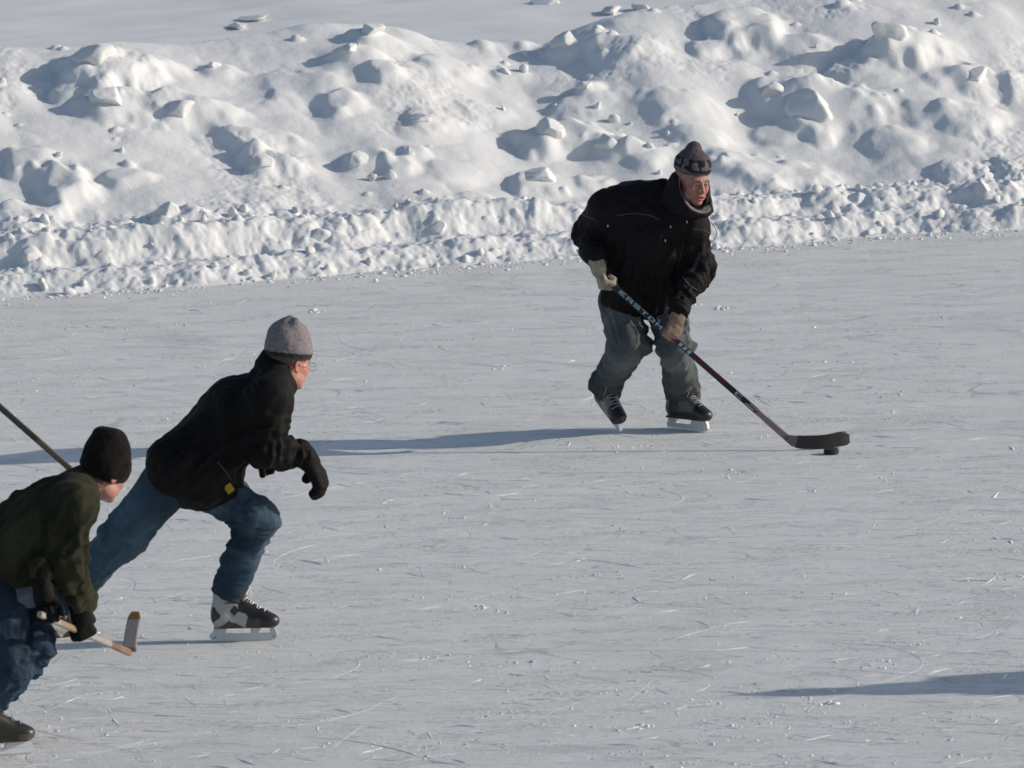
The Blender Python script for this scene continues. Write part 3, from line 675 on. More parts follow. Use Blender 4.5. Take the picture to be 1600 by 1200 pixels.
# ---------- man 1: black parka, grey patterned hat, on the puck
Y1 = ground(1075, 675)[1]
def P1(x, y, d=0): return W(x, y, Y1 + d)
r1 = ground(1040, 672); root1 = empty('person', r1)
tag(root1, 'hockey player in black hooded parka and grey jeans stickhandling the puck', 'person')
J = dict(pel=P1(992, 448, .06), chest=P1(1015, 362, -.05), neck=P1(1058, 318, -.10), rs=P1(950, 326, -.08), re=P1(921, 366, .10), rw=P1(931, 397, -.08),
         ls=P1(1079, 352, -.10), le=P1(1090, 425, -.08), lw=P1(1062, 497, -.18), rh=P1(962, 470, .06), rk=P1(984, 538, -.14), ra=P1(952, 618, .04),
         lh=P1(1040, 474, .06), lk=P1(1057, 548, -.18), la=P1(1054, 640, .0))
heel1, top1 = W(1241, 694, ground(1240, 703)[1]), P1(944, 434, -.16); sd1 = nrm(top1 - heel1)
hR1 = frm((.52, -.84, -.16), (.06, .05, 1)) * 1.0; ho1 = P1(1081, 283, -.19)
def grip(stick_pt, sdir_, wrist, thumb_up=1):
    a = nrm(stick_pt - wrist); a = nrm(a - sdir_ * (a @ sdir_) * .6); return a
g1r, g1l = top1 - sd1 * .03, heel1 + sd1 * (np.linalg.norm(P1(1064, 534, -.22) - heel1))
aR = nrm(A(.25, -.35, -.9)); nR = nrm(A(-.9, -.35, -.1)); J['rw'] = g1r - aR * .088 + nR * .030
aL = nrm(A(-.30, -.30, -.75)); nL = nrm(A(.35, -.85, .2)); J['lw'] = g1l - aL * .085 + nL * .032
def skate_frame(heel_px, toe_px, Yh, Yt): pass
lh_, lt_ = ground(1038, 668), ground(1109, 676); lo_ = (lh_ + lt_) / 2; lo_[2] = 0; sRl = frm(nrm(A(*(lt_ - lh_)[:2], 0)), (0.10, .05, 1))
fr = nrm(A(.34, -.86, -.36)); sRr = frm(fr, (-.10, -.2, 1)); tip = ground(970, 677); ro_ = tip - sRr @ A(.142, 0, .002)
sp1 = dict(J=J, ro=r1, root=root1, head=(ho1, hR1), handr=(aR, nR, sd1, (70, 85, 60)), handl=(aL, nL, -sd1, (70, 85, 60)), skater=(ro_, sRr), skatel=(lo_, sRl), mouth=.003, skin=A(.31, .16, .125))
sp1['J']['ra'] = ro_ + sRr @ A(-.045, 0, .18); sp1['J']['la'] = lo_ + sRl @ A(-.05, 0, .22)
build_body(sp1)
lat = nrm(J['ls'] - J['rs'])
s = S(.0065)
hemc = P1(1000, 468, .02)
s.cap(hemc, J['chest'] + (0, 0, -.03), .138, .142, k=.05, flat=(lat, 1.52)).cap(J['chest'] + (0, 0, -.02), J['neck'] + (0, 0, -.02), .142, .085, k=.06, flat=(lat, 1.50))
s.cap(J['rs'] * .55 + J['neck'] * .45, J['rs'], .085, .092, k=.07).cap(J['rs'], J['re'], .090, .083, k=.05).cap(J['re'], J['rw'] - aR * .050, .078, .058, k=.03)
s.cap(J['ls'] * .6 + J['neck'] * .4, J['ls'], .080, .086, k=.06).cap(J['ls'], J['le'], .086, .078, k=.035).cap(J['le'], J['lw'] - aL * .045, .072, .051, k=.03)
s.cap(J['ls'] + (0, 0, -.02), J['le'] + (.0, 0, .02), .092, .082, k=.03)
s.cap(P1(978, 306, -.04), P1(1035, 302, -.08), .070, .075, k=.05)
s.ell(hemc + (0, 0, -.205), (.30, .24, .12), k=.02, mode=-1)
blackc = A(.009, .007, .0085)
fs = [(J['rs'], J['re'], .09, .010, .006, .8, .5, .05), (J['re'], J['rw'], .08, .008, .004, .3, .5, .045), (J['ls'], J['le'], .09, .010, .010, .6, .6, .06), (J['le'], J['lw'], .08, .013, .004, .5, .6, .045),
      (hemc, J['chest'], .2, .010, .012, .3, .8, .10), (J['chest'], J['neck'], .2, .006, .006, .4, .8, .08)]
jk, V, Q = finish(s, 'jacket', M_cloth, root1, r1, blackc, fs, 3, 1, base_n=.006)
bv = bvh_of(V, Q)
for pth, r in (([(901, 327), (915, 337), (935, 345)], .003), ([(962, 337), (990, 333), (1015, 336), (1040, 347)], .003), ([(1065, 430), (1075, 445), (1092, 455)], .003), ([(1068, 380), (1062, 405), (1058, 425)], .002), ([(1080, 358), (1100, 360), (1112, 366)], .002)):
    seam(bv, pth, r, 'piping', M_pipe, jk, r1)
for (px, py) in ((950, 350), (1073, 344), (1039, 373), (1048, 352)):
    q = onsurf(bv, px, py, .004)
    if q is not None: Vz, Fz = tube([q, q + (0, -.001, -.014)], .0035, 6); mesh_obj('snap', Vz, Fz, M_steel, jk, origin=r1)
# drawcord sticking out from the shoulder
q = P1(1111, 348, -.10); Vc, Fc_ = tube(smooth_path([q, q + (.02, 0, -.03), q + (.026, 0, -.06), q + (.012, 0, -.09)], 5), .0022, 5); mesh_obj('drawcord', Vc, Fc_, M_pipe, jk, origin=r1)
# hood: an open shell around the face
s = S(.0045); s.frame(ho1, hR1)
hood_out = [((-.020, 0, -.045), (.118, .108, .112)), ((-.030, 0, -.105), (.130, .130, .065)), ((.030, 0, -.135), (.110, .112, .042))]
hood_cut = [((.050, 0, -.012), (.120, .090, .112)), ((.130, 0, -.010), (.115, .118, .118))]
for i_, (c_, r_) in enumerate(hood_out): s.ell(c_, r_, k=.04 if i_ else .02)
for c_, r_ in hood_cut: s.ell(c_, r_, k=.010, mode=-1)
s.ell((0, 0, .125), (.15, .13, .115), k=.02, mode=-1); s.frame((0, 0, 0), np.eye(3))
def hoodcol(V):
    q = (V - ho1) @ hR1; f = lambda c_, r_: (np.linalg.norm((q - A(*c_)) / A(*r_), axis=1) - 1) * min(r_)
    e = np.minimum(np.abs(f(*hood_cut[1])), np.abs(f(*hood_cut[0]))) < .0045; o_ = np.min([f(*h_) for h_ in hood_out], 0) > -.010
    c = np.tile(A(.012, .009, .011), (len(V), 1)); c[e & o_] = A(.16, .16, .17); return c
hood, V, Q = finish(s, 'hood', M_cloth, root1, r1, hoodcol, None, 5, 1, base_n=.004, bfreq=14)
# hat
s = S(.004); s.frame(ho1, hR1)
s.ell((-.012, 0, .075), (.107, .089, .085), k=.02).cap((-.014, 0, .100), (-.020, .0, .160), .078, .042, k=.03)
s.box((0, 0, -.034), (.2, .2, .080), R=frm((1, 0, -.04)), k=.006, mode=-1); s.frame((0, 0, 0), np.eye(3))
def hatcol(V):
    q = (V - ho1) @ hR1; z = q[:, 2]; ang = np.arctan2(q[:, 1], q[:, 0] + .012)
    c = np.tile(A(.085, .070, .078), (len(V), 1)); zz = (z - .03) / .014; rowi = np.floor(zz); pat = (np.sin(ang * 13 + rowi * 1.6) > 0)
    band = (z > .052) & (z < .125); c[band] = A(.025, .022, .025); mo = vn(ang * 4.2, z * 60, 2.2, 5) + .35 * np.sin(ang * 11) > .12; c[band & mo] = A(.12, .12, .125); c[z < .056] = A(.09, .09, .095)
    return c
finish(s, 'knit_hat', M_knit, root1, r1, hatcol, None, 6, 1, base_n=.003, bfreq=30)
# jeans
def jeans(sp, rads, colf, fsx, seed, cuts=None, vox=.0055, name='jeans'):
    J = sp['J']; s = S(vox); lat = nrm(J['lh'] - J['rh'])
    s.cap(J['pel'], J['pel'] * .4 + (J['rh'] + J['lh']) * .3, .118, .118, k=.05, flat=(lat, 1.2))
    for q in 'rl':
        r = rads[q]; s.cap(J[q + 'h'], J[q + 'k'], r[0], r[1], k=.02)
        kn, an = J[q + 'k'], J[q + 'a']; d = nrm(an - kn); e = an + d * r[4]
        s.cap(kn, kn * .45 + e * .55, r[1] * .97, r[2], k=.03).cap(kn * .45 + e * .55, e, r[2], r[3], k=.03)
        s.box(e + d * .10, (.10, .14, .14), R=frm(d), rd=.003, k=.004, mode=-1); s.cap(e - d * .03, e + d * .2, r[3] - .013, k=.004, mode=-1)
    return finish(s, name, M_denim, sp['root'], sp['ro'], colf, fsx, seed, 1, base_n=.003, soft=1.2)
def denim_col(sp, c0, c1, kf=1.0):
    J = sp['J']
    def f(V):
        n = .5 + .5 * fbm(V[:, 0] * 6, V[:, 1] * 6, V[:, 2] * 6, 71, 3); wk = np.zeros(len(V))
        for q in 'rl':
            for a, b, tc in ((J[q + 'h'], J[q + 'k'], .75), (J[q + 'k'], J[q + 'a'], .1)):
                t, _, d, _ = seg_coords(V, a, b); wk = np.maximum(wk, np.exp(-((t - tc) / .35) ** 2) * (d < .2))
        k_ = np.clip(.25 * n + .75 * wk * n * 1.3, 0, 1)[:, None]; return c0 * (1 - k_) + c1 * k_
    return f
fs = []
for q in 'rl':
    fs += [(J[q + 'h'], J[q + 'k'], .11, .010, .008, .7, .5, .07), (J[q + 'k'], J[q + 'a'], .10, .014, .010, .15, .35, .06), (J[q + 'k'], J[q + 'a'], .10, .016, .006, .85, .4, .045)]
jeans(sp1, dict(r=(.094, .088, .076, .078, .030), l=(.094, .083, .080, .090, .12)), denim_col(sp1, A(.055, .062, .065), A(.125, .138, .142)), fs, 13)
# gloves
def glove(sp, q, wrist, col, cuff=.055, sc=1.06, pad=.003, name='glove'):
    a, n, t, cu = sp['hand' + q]; s = S(.0038); hand_ops(s, wrist, a, n, t, cu, sc, pad); s.cap(wrist - nrm(a) * cuff, wrist - nrm(a) * .01, .038, .036, k=.02)
    return finish(s, name, M_glove, sp['root'], sp['ro'], col, None, 3, 1, base_n=.0018, bfreq=40)
tan_c = lambda V: np.clip(A(.30, .26, .20) * (1 + .25 * fbm(V[:, 0] * 30, V[:, 1] * 30, V[:, 2] * 30, 3, 2))[:, None], 0, 1)
red_c = lambda V: np.clip(A(.19, .145, .11) * (1 + .3 * fbm(V[:, 0] * 30, V[:, 1] * 30, V[:, 2] * 30, 3, 2))[:, None], 0, 1)
glove(sp1, 'r', J['rw'], tan_c, sc=1.15, pad=.004); glove(sp1, 'l', J['lw'], red_c, sc=.98, pad=.0015)
skate(root1, r1, ro_, sRr, 'black'); skate(root1, r1, lo_, sRl, 'black')

# ---------- sticks
def stick(label, heel, top, blade_pts, colf, bcolf, w_=.030, t_=.021, face=None):
    """blade_pts: centreline from the heel to the toe, with (half height, half thickness)"""
    ro = heel.copy(); d = nrm(top - heel); L_ = np.linalg.norm(top - heel); root = empty('hockey_stick', ro); tag(root, label, 'hockey stick')
    side = nrm(np.cross(d, face)); fc = np.cross(side, d); V, F = [], []; n = 60
    for i in range(n + 1):
        t = i / n; c = heel + d * L_ * t; fl = 1 if t > .10 else .75 + 2.5 * t
        for (a, b) in ((-.5, -.32), (-.32, -.5), (.32, -.5), (.5, -.32), (.5, .32), (.32, .5), (-.32, .5), (-.5, .32)): V.append(c + side * a * w_ * (1.12 if t < .15 else 1) + fc * b * t_ * fl)
    for i in range(n):
        for k in range(8): F.append((i * 8 + k, i * 8 + (k + 1) % 8, i * 8 + 8 + (k + 1) % 8, i * 8 + 8 + k))
    F += [tuple(range(7, -1, -1)), tuple(n * 8 + k for k in range(8))]
    V = np.array(V); tt = np.repeat(np.arange(n + 1) / n, 8); mesh_obj('shaft', V, F, M_stick, root, colf(tt, V), False, origin=ro)
    B, F = [], []; C_ = smooth_path([b[0] for b in blade_pts], 5); hh = np.interp(np.linspace(0, 1, len(C_)), np.linspace(0, 1, len(blade_pts)), [b[1] for b in blade_pts]); up = blade_pts[0][2]
    for i, c in enumerate(C_):
        tg = nrm(C_[min(i + 1, len(C_) - 1)] - C_[max(i - 1, 0)]); u_ = nrm(up - tg * (up @ tg)); nn = np.cross(tg, u_); th = .005 if i < len(C_) - 1 else .003
        for (a, b) in ((-1, -.6), (-.8, -1), (.8, -1), (1, -.6), (1, .6), (.8, 1), (-.8, 1), (-1, .6)): B.append(c + u_ * a * hh[i] + nn * b * th)
    m_ = len(C_)
    for i in range(m_ - 1):
        for k in range(8): F.append((i * 8 + k, i * 8 + 8 + k, i * 8 + 8 + (k + 1) % 8, i * 8 + (k + 1) % 8))
    F += [tuple(range(8)), tuple((m_ - 1) * 8 + k for k in range(7, -1, -1))]
    B = np.array(B); tb = np.repeat(np.linspace(0, 1, m_), 8); mesh_obj('blade', B, F, M_stick, root, bcolf(tb, B), False, origin=ro); return root, d, side, fc, L_
def ramp(stops):
    def f(t, V):
        c = np.zeros((len(t), 3))
        for a, b, col in stops: c[(t >= a) & (t <= b + 1e-6)] = col
        return c
    return f
def bpt(px, py, Y, hh): return (W(px, py, Y), hh, A(0, 0, 1))
YB = ground(1262, 703)[1]
blade1 = [bpt(1231, 684, YB + .0, .016), bpt(1246, 690, YB, .032), bpt(1264, 691, YB, .034), bpt(1290, 690, YB + .01, .035), bpt(1312, 686, YB + .03, .037), bpt(1322, 685, YB + .045, .034), bpt(1327, 684, YB + .055, .024)]
BK = A(.02, .016, .018)
r_, d_, sd_, fc_, L1 = stick('black and maroon hockey stick held over the puck by the parka player', heel1, top1, blade1,
    ramp([(0, .05, A(.10, .10, .09)), (.05, .20, A(.30, .20, .20)), (.20, .36, BK), (.36, .62, A(.07, .018, .022)), (.62, .70, A(.11, .09, .10)), (.70, .93, BK), (.93, 1, A(.03, .03, .03))]),
    lambda t, V: np.where((t < .16)[:, None], A(.12, .12, .105), BK), face=A(0, -1, .15))
# the lettering and flashes on the shaft: flat decals on its camera side
def decal(name, polys, m):
    V, F = [], []
    for poly in polys:
        b = len(V); 
        for (t, a) in poly: V.append(heel1 + sd1 * t + sd_ * a + fc_ * (.0105 + .0015) * sgn_)
        F.append(tuple(range(b, b + len(poly))))
    return mesh_obj(name, V, F, m, r_, smooth=False, origin=heel1)
sgn_ = 1 if fc_[1] < 0 else -1
M_let = mat('letter_print', (.36, .50, .55), .5, .1, 100, 0); M_let2 = mat('letter_print_white', (.5, .48, .5), .5, .1, 100, 0)
hx = 1 if sd_[0] * 1 > 0 else -1
def letter(t0, w, h, ch):
    """strokes on a unit cell, reading down the shaft"""
    st = {'E': [(0, 0, .22, 1), (0, 0, 1, .2), (0, .4, .8, .6), (0, .8, 1, 1)], 'A': [(0, 0, .24, 1), (.76, 0, 1, 1), (0, .8, 1, 1), (0, .35, 1, .55)], 'S': [(0, 0, 1, .2), (.76, 0, 1, .55), (0, .4, 1, .6), (0, .45, .24, 1), (0, .8, 1, 1)],
          'T': [(.38, 0, .62, 1), (0, .8, 1, 1)], 'O': [(0, 0, .24, 1), (.76, 0, 1, 1), (0, 0, 1, .2), (0, .8, 1, 1)], 'N': [(0, 0, .24, 1), (.76, 0, 1, 1), (.24, .55, .5, .85), (.45, .3, .76, .6)], 'C': [(0, 0, .24, 1), (0, 0, 1, .2), (0, .8, 1, 1)]}[ch]
    return [[(t0 - x0 * w, (y0 - .5) * h * hx), (t0 - x1 * w, (y0 - .5) * h * hx), (t0 - x1 * w, (y1 - .5) * h * hx), (t0 - x0 * w, (y1 - .5) * h * hx)] for (x0, y0, x1, y1) in st]
pl = []
for i, ch in enumerate('EASTON'): pl += letter(L1 * .915 - i * .052, .040, .019, ch)
decal('shaft_lettering', pl, M_let)
decal('shaft_flash', [[(L1 * .60 - i * .03, -.008), (L1 * .60 - i * .03 - .018, -.010), (L1 * .60 - i * .03 - .022, .009), (L1 * .60 - i * .03 - .004, .010)] for i in range(3)] , M_let)
decal('shaft_emblem', letter(L1 * .305, .045, .019, 'C'), M_let2)
decal('shaft_slash', [[(L1 * .25, -.009), (L1 * .205, -.009), (L1 * .20, -.004), (L1 * .245, -.004)]], M_let2)
decal('shaft_slash', [[(L1 * .235, .004), (L1 * .195, .004), (L1 * .19, .009), (L1 * .23, .009)]], M_let2)
# puck
g = ground(1299, 709.5); Vp, Fp = [], []
prof = [(0, 0), (.034, 0), (.038, .003), (.038, .0225), (.034, .0255), (0, .0255)]; n = 32
for (r, z) in prof[1:-1]:
    for k in range(n): a = 2 * math.pi * k / n; Vp.append((r * math.cos(a), r * math.sin(a), z))
Fp = [(i * n + k, i * n + (k + 1) % n, (i + 1) * n + (k + 1) % n, (i + 1) * n + k) for i in range(3) for k in range(n)] + [tuple(range(n - 1, -1, -1)), tuple(3 * n + k for k in range(n))]
pk = mesh_obj('hockey_puck', Vp, Fp, M_rub, smooth=False); pk.location = (g[0], g[1] , 0.001); tag(pk, 'black rubber puck on the ice under the toe of the stick blade', 'puck')

# ---------- man 2: black jacket, grey fleece hat, striding
Y2 = ground(380, 1001)[1]
def P2(x, y, d=0): return W(x, y, Y2 + d)
r2 = ground(380, 1001); root2 = empty('person', r2)
tag(root2, 'man in black jacket, grey fleece hat and blue jeans striding on silver skates', 'person')
J = dict(pel=P2(293, 738, .0), chest=P2(375, 650, .0), neck=P2(432, 590, .02), rs=P2(420, 625, -.17), re=P2(413, 706, -.20), rw=P2(479, 715, -.08),
         ls=P2(392, 612, .17), le=P2(372, 680, .22), lw=P2(392, 700, .06), rh=P2(266, 748, -.09), rk=P2(190, 842, -.02), ra=P2(92, 940, .22),
         lh=P2(312, 752, .08), lk=P2(402, 808, -.06), la=P2(366, 925, .04))
ho2 = P2(450, 567, .03); hR2 = frm((.74, .62, -.20), (.12, .05, 1))
h2, t2 = ground(330, 1002), ground(431, 1000); lo2 = (h2 + t2) / 2; lo2[2] = 0; sR2l = frm(nrm(A(*(t2 - h2)[:2], 0)), (.03, .12, 1))
fr2 = nrm(A(.72, .55, -.40)); sR2r = frm(fr2, (.3, -.1, 1)); ro2 = J['ra'] - sR2r @ A(-.06, 0, .20)
J['la'] = lo2 + sR2l @ A(-.055, 0, .225)
aR2 = nrm(A(.50, .05, -.86)); nR2 = nrm(A(.8, -.35, .4))
sp2 = dict(J=J, ro=r2, root=root2, head=(ho2, hR2), handr=(aR2, nR2, A(.1, .9, .1), (18, 34, 30)), handl=(A(1, 0, -.4), A(.4, -.2, 1), A(0, -1, 0), (45, 55, 40)), skater=(ro2, sR2r), skatel=(lo2, sR2l), skin=A(.42, .20, .15))
build_body(sp2)
lat = nrm(J['ls'] - J['rs']); s = S(.0065)
lo = P2(292, 742, -.0)
s.cap(P2(296, 752, .0), P2(312, 720, 0), .130, .160, k=.06, flat=(lat, 1.15)).cap(P2(312, 720, .0), J['chest'], .165, .160, k=.06, flat=(lat, 1.2)).cap(J['chest'], J['neck'] + (-.03, 0, -.03), .155, .085, k=.07, flat=(lat, 1.35))
s.cap(P2(330, 745, -.02), P2(345, 762, -.02), .13, .085, k=.06, flat=(lat, 1.5)).cap(P2(277, 731, -.11), P2(318, 752, -.08), .142, .130, k=.04)
s.cap(J['rs'] * .5 + J['neck'] * .5, J['rs'], .085, .093, k=.08).cap(J['rs'], J['re'], .095, .078, k=.05).cap(J['re'], P2(472, 712, -.09), .078, .054, k=.03)
s.cap(J['ls'], J['le'], .085, .07, k=.05).cap(J['le'], J['lw'], .065, .05, k=.03)
# stand-up collar
ca = J['neck'] + (-.035, 0, .005); s.cap(ca, ca + (.035, .0, .045), .082, .080, k=.03); s.cap(P2(447, 600, -.02), P2(456, 606, .04), .028, .022, k=.03).cap(P2(420, 580, .03), P2(424, 560, .03), .060, .045, k=.03).cap(P2(424, 570, .02), P2(450, 596, .0), .055, .045, k=.03)
s.ell(ho2 + hR2 @ A(.02, 0, -.05), (.080, .075, .09), R=hR2, k=.01, mode=-1)
s.cap(P2(300, 830, .0), P2(300, 1000, 0), .14, .3, k=.02, mode=-1); s.cap(P2(205, 800, -.05), P2(290, 845, -.05), .045, .10, k=.02, mode=-1)
fs = [(J['rs'], J['re'], .10, .010, .010, .7, .5, .05), (J['re'], J['rw'], .08, .013, .004, .4, .6, .045), (lo, J['chest'], .22, .008, .012, .3, .7, .12), (J['chest'], J['neck'], .2, .006, .005, .5, .8, .08)]
jk2, V, Q = finish(s, 'jacket', M_cloth, root2, r2, A(.006, .0055, .0055), fs, 23, 1, base_n=.006)
bv = bvh_of(V, Q)
seam(bv, [(340, 722), (352, 736), (362, 752)], .003, 'pocket_zip', M_pipe, jk2, r2)
q = onsurf(bv, 357, 762, .008)
if q is None: q = P2(357, 762, -.2)
Rt = frm((.8, -.3, -.5), (0, -.8, .3)); Vt = [q + Rt @ A(x, y, z) for x, y, z in ((-.024, -.002, -.020), (.024, -.002, -.020), (.024, -.002, .020), (-.024, -.002, .020), (-.024, .002, -.020), (.024, .002, -.020), (.024, .002, .020), (-.024, .002, .020))]
Vt = [q + A(dx, dy, dz) for dx, dy, dz in ((-.026, 0, .006), (-.004, -.01, -.026), (.024, -.012, -.006), (.004, -.004, .026), (-.026, .004, .006), (-.004, -.006, -.026), (.024, -.008, -.006), (.004, 0, .026))]
mesh_obj('yellow_tag', Vt, [(0, 1, 2, 3), (7, 6, 5, 4), (0, 4, 5, 1), (1, 5, 6, 2), (2, 6, 7, 3), (3, 7, 4, 0)], M_yel, jk2, smooth=False, origin=r2)
Vz, Fz = tube(smooth_path([P2(439, 622, -.08), P2(442, 632, -.09), P2(446, 641, -.09)], 4), .0035, 6); mesh_obj('zip_pull', Vz, Fz, M_pipe, jk2, origin=r2)
# fleece hat with a pinched crown
s = S(.004); s.frame(ho2, hR2)
s.ell((-.008, 0, .058), (.116, .102, .085), k=.02).ell((-.018, 0, .112), (.098, .090, .082), k=.03).cap((-.03, -.03, .175), (-.01, .03, .182), .034, .028, k=.03)
for a_ in (0.3, 1.6, 2.9, 4.0, 5.2): s.cap((-.02 + .10 * math.cos(a_), .09 * math.sin(a_), .165), (-.02 + .035 * math.cos(a_), .03 * math.sin(a_), .222), .010, .022, k=.02, mode=-1)
s.box((0, 0, -.060), (.2, .2, .082), R=frm((1, 0, .06)), k=.006, mode=-1); s.frame((0, 0, 0), np.eye(3))
def hat2col(V):
    q = (V - ho2) @ hR2; z = q[:, 2] - .06 * q[:, 0]; c = np.tile(A(.21, .19, .20), (len(V), 1)); c[z < .050] = A(.035, .037, .038); c[z < .031] = A(.075, .085, .08); return c
finish(s, 'fleece_hat', M_knit, root2, r2, hat2col, None, 6, 1, base_n=.004, bfreq=16)
# glasses
gp = lambda x, y, z: ho2 + hR2 @ A(x, y, z); parts = []
for y in (-1, 1):
    ring = [gp(.112 - .004 * math.cos(a_), .032 * y + .024 * math.cos(a_), -.004 + .017 * math.sin(a_)) for a_ in np.linspace(0, 2 * math.pi, 16, endpoint=False)]
    parts.append(tube(ring, .0014, 5, True)); parts.append(tube([gp(.110, .056 * y, .0), gp(.06, .076 * y, .003), gp(.0, .084 * y, .004), gp(-.012, .084 * y, -.006)], .0014, 5))
parts.append(tube([gp(.108, -.009, .002), gp(.112, 0, .004), gp(.108, .009, .002)], .0014, 5)); Vg, Fg = join(parts); mesh_obj('glasses', Vg, Fg, M_wire, root2, origin=r2)
fs = []
for q in 'rl':
    fs += [(J[q + 'h'], J[q + 'k'], .11, .008, .008, .8, .4, .06), (J[q + 'k'], J[q + 'a'], .09, .010, .009, .1, .35, .05), (J[q + 'k'], J[q + 'a'], .09, .011, .005, .9, .3, .04)]
jeans(sp2, dict(r=(.118, .088, .080, .074, .0), l=(.110, .090, .076, .076, .025)), denim_col(sp2, A(.020, .036, .055), A(.085, .14, .19)), fs, 33)
glove(sp2, 'r', J['rw'], A(.006, .0055, .0055), sc=1.12, pad=.013, name='glove'); glove(sp2, 'l', J['lw'], A(.006, .0055, .0055), sc=1.05, pad=.005)
skate(root2, r2, ro2, sR2r, 'silver'); skate(root2, r2, lo2, sR2l, 'silver')

# ---------- man 3: olive sweater, black hat, cut by the left edge of the picture
Y3 = ground(20, 1176)[1]
def P3(x, y, d=0): return W(x, y, Y3 + d)
r3 = ground(5, 1178); root3 = empty('person', r3)
tag(root3, 'bent-over player in olive sweater and black knit hat at left edge', 'person')
J = dict(pel=P3(14, 915, .0), chest=P3(74, 812, .02), neck=P3(130, 758, .04), rs=P3(118, 790, -.14), re=P3(104, 872, -.20), rw=P3(108, 958, -.12),
         ls=P3(125, 785, .16), le=P3(80, 850, .20), lw=P3(66, 925, .06), rh=P3(-5, 935, -.10), rk=P3(12, 1045, -.16), ra=P3(-75, 1105, .18),
         lh=P3(28, 938, .08), lk=P3(55, 1008, -.08), la=P3(24, 1115, .02))
ho3 = P3(163, 737, .06); hR3 = frm((.68, .66, -.42), (.15, .0, 1))
heel3 = W(203, 1020, Y3 + .36); low3 = P3(128, 988, -.04); sd3 = nrm(low3 - heel3); top3 = low3 + sd3 * .40
aR3 = nrm(A(.15, .25, -.9)); nR3 = nrm(A(.5, -.8, .1)); J['rw'] = low3 - aR3 * .088 + nR3 * .03
g3 = low3 + sd3 * .32; aL3 = nrm(A(.1, -.2, -.9)); nL3 = nrm(A(-.2, .9, .1)); J['lw'] = g3 - aL3 * .085 + nL3 * .03
hl, tl = ground(-44, 1184), ground(36, 1180); lo3 = (hl + tl) / 2; lo3[2] = 0; sR3l = frm(nrm(A(1, .25, 0)), (.0, .1, 1)); J['la'] = lo3 + sR3l @ A(-.04, 0, .21)
sR3r = frm(nrm(A(.7, .2, -.65)), (.6, -.1, 1)); ro3 = J['ra'] - sR3r @ A(-.06, 0, .20)
sp3 = dict(J=J, ro=r3, root=root3, head=(ho3, hR3), handr=(aR3, nR3, -sd3, (70, 85, 60)), handl=(aL3, nL3, -sd3, (70, 85, 60)), skater=(ro3, sR3r), skatel=(lo3, sR3l), skin=A(.40, .20, .155))
build_body(sp3)
lat = nrm(J['ls'] - J['rs']); s = S(.0065)
s.cap(P3(18, 890, 0), P3(30, 850, 0), .150, .165, k=.06, flat=(lat, 1.2)).cap(P3(30, 850, 0), J['chest'], .165, .15, k=.06, flat=(lat, 1.25)).cap(J['chest'], J['neck'] + (-.03, 0, -.02), .150, .085, k=.06, flat=(lat, 1.35))
s.cap(J['rs'] * .5 + J['neck'] * .5, J['rs'], .075, .082, k=.07).cap(J['rs'], J['re'], .082, .072, k=.05).cap(J['re'], J['rw'] - aR3 * .045, .070, .054, k=.03)
s.cap(J['ls'], J['le'], .075, .06, k=.05).cap(J['le'], J['lw'] - aL3 * .10, .046, .038, k=.03)
s.cap(J['neck'] + (-.02, 0, -.02), J['neck'] + (.005, 0, .02), .068, .064, k=.02); s.ell(ho3 + hR3 @ A(.0, 0, -.07), (.07, .062, .07), R=hR3, k=.01, mode=-1)
for i, f_ in enumerate((.0, .035)): q_ = J['rw'] - aR3 * (.045 + f_); s.cap(q_, q_ - aR3 * .004, .054, k=.010)
s.ell(P3(5, 990, 0), (.4, .4, .235), k=.02, mode=-1)
fs = [(J['rs'], J['re'], .09, .008, .016, .7, .7, .07), (J['re'], J['rw'], .08, .010, .010, .5, .7, .05), (P3(18, 890, 0), J['chest'], .22, .004, .020, .4, .9, .12), (J['chest'], J['neck'], .2, .004, .012, .3, .8, .1)]
olive = lambda V: np.clip(A(.025, .026, .015) * (1 + .3 * fbm(V[:, 0] * 8, V[:, 1] * 8, V[:, 2] * 8, 3, 3))[:, None], 0, 1)
finish(s, 'sweater', M_denim, root3, r3, olive, fs, 43, 1, base_n=.007)
# grey shirt tail under the sweater
s = S(.0065); s.cap(P3(10, 905, 0), P3(24, 922, 0), .150, .150, k=.05, flat=(lat, 1.15)); s.cap(P3(30, 915, -.02), P3(58, 926, -.03), .10, .055, k=.05)
s.ell(P3(0, 1010, 0), (.4, .4, .20), k=.02, mode=-1)
finish(s, 'shirt_tail', M_cloth, root3, r3, A(.11, .13, .17), [(P3(0, 900, 0), P3(30, 925, 0), .2, .006, .006, .5, 1, .05)], 47, 1, base_n=.005)
s = S(.004); s.frame(ho3, hR3)
s.ell((-.010, 0, .045), (.110, .094, .080), k=.02).ell((-.020, 0, .095), (.090, .084, .075), k=.03).ell((-.05, .0, .145), (.045, .055, .035), k=.03).ell((-.01, 0, .145), (.04, .05, .03), k=.02)
s.ell((-.006, 0, .01), (.104, .090, .06), k=.03).box((0, 0, -.123), (.2, .2, .088), R=frm((1, 0, .12)), k=.01, mode=-1); s.frame((0, 0, 0), np.eye(3))
finish(s, 'knit_hat', M_knit, root3, r3, A(.010, .009, .009), None, 6, 1, base_n=.005, bfreq=20)
fs = []
for q in 'rl':
    fs += [(J[q + 'h'], J[q + 'k'], .11, .008, .010, .7, .5, .06), (J[q + 'k'], J[q + 'a'], .09, .012, .010, .15, .4, .05), (J[q + 'k'], J[q + 'a'], .09, .013, .006, .9, .3, .04)]
jeans(sp3, dict(r=(.118, .088, .078, .080, .03), l=(.104, .082, .072, .070, .03)), denim_col(sp3, A(.010, .018, .034), A(.045, .08, .12)), fs, 53)
